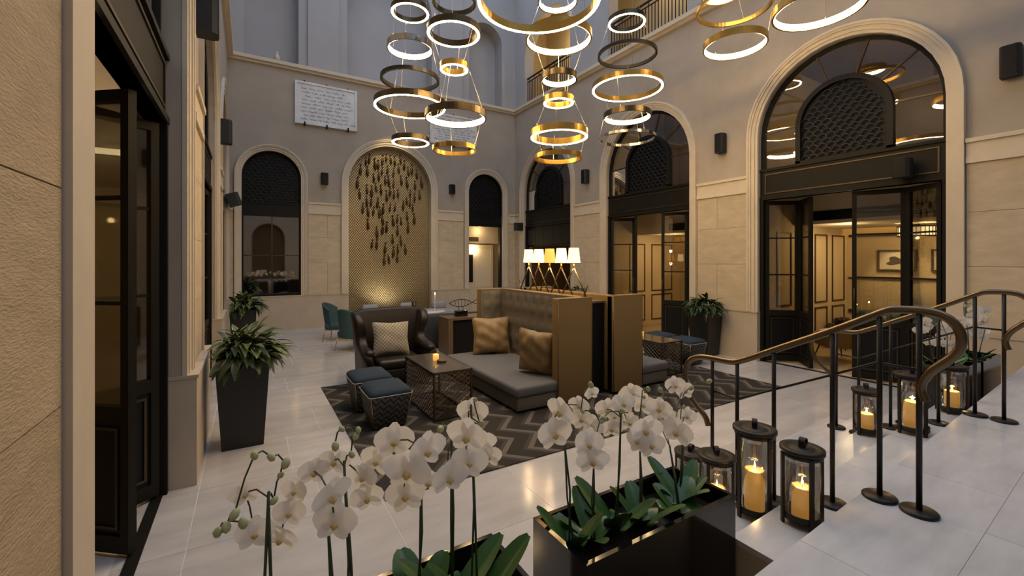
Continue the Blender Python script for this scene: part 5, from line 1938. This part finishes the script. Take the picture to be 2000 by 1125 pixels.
for colname, L in RINGS.items():
    for k, (x, y, z, r, ty, fin) in enumerate(L):
        if len(L) == 1:
            lab = '%s %s in the %s hanging position' % (FIN[fin], LIT[ty], colname)
        else:
            pos = 'lowest' if k == len(L) - 1 else ORD[k]
            lab = '%s %s, %s in the %s hanging column' % (FIN[fin], LIT[ty], pos, colname)
        t = thing('ring_pendant', lab, 'pendant light', (x, y, z), 0, 'hanging ring lights of the chandelier')
        big = r > 0.36
        h = (0.10 if big else 0.085) if ty != 'n' else (0.065 if fin != 'chrome' else 0.05)
        w_ = 0.042 if ty == 'b' else (0.036 if ty == 'n' else 0.024)
        ri = r - w_
        n = 56
        MB().lathe([(r, -h / 2), (r, h / 2), (ri, h / 2), (ri, -h / 2)], n, closed=True, smooth=False).build('metal_band', 'ring_' + fin, t)
        if ty == 'b':
            MB().lathe([(r - 0.004, -h / 2 - 0.001), (r - 0.004, -h / 2 - 0.007), (ri + 0.002, -h / 2 - 0.007), (ri + 0.002, -h / 2 - 0.001)], n, closed=True).build('light_strip', 'ring_light', t)
        elif ty == 'i':
            MB().lathe([(ri - 0.002, -h / 2 + 0.004), (ri - 0.002, h / 2 - 0.012), (ri - 0.007, h / 2 - 0.012), (ri - 0.007, -h / 2 + 0.004)], n, closed=True).build('light_strip', 'ring_light', t)
        zt = (L[k - 1][2] if k > 0 else ZT)
        ru = (L[k - 1][3] if k > 0 else r)
        a0 = rr_.uniform(0, 2)
        for q in range(3):
            a = a0 + 2 * PI * q / 3
            b = MB()
            b.tube([((r - 0.01) * math.cos(a), (r - 0.01) * math.sin(a), h / 2), ((ru - 0.01) * math.cos(a), (ru - 0.01) * math.sin(a), zt - z)], 0.0028, 4, False, False)
            b.lathe([(0, -0.015), (0.008, -0.008), (0.008, 0.008), (0, 0.015)], 6, ((r - 0.01) * math.cos(a), (r - 0.01) * math.sin(a), h / 2 + 0.02))
            b.build('suspension_cable', 'cable', t)

# ================================================================== BUILT-IN ACCENT LIGHTS OF THE COURTYARD
spot('mosaic_uplight', (4.0, 13.75, 0.72), (4.05, 14.8, 1.6), 28, 110, (1, 0.86, 0.6), 0.05)
spot('mosaic_downlight', (4.1, 13.3, 7.2), (4.1, 14.8, 4.2), 190, 52, (1, 0.74, 0.36), 0.08)
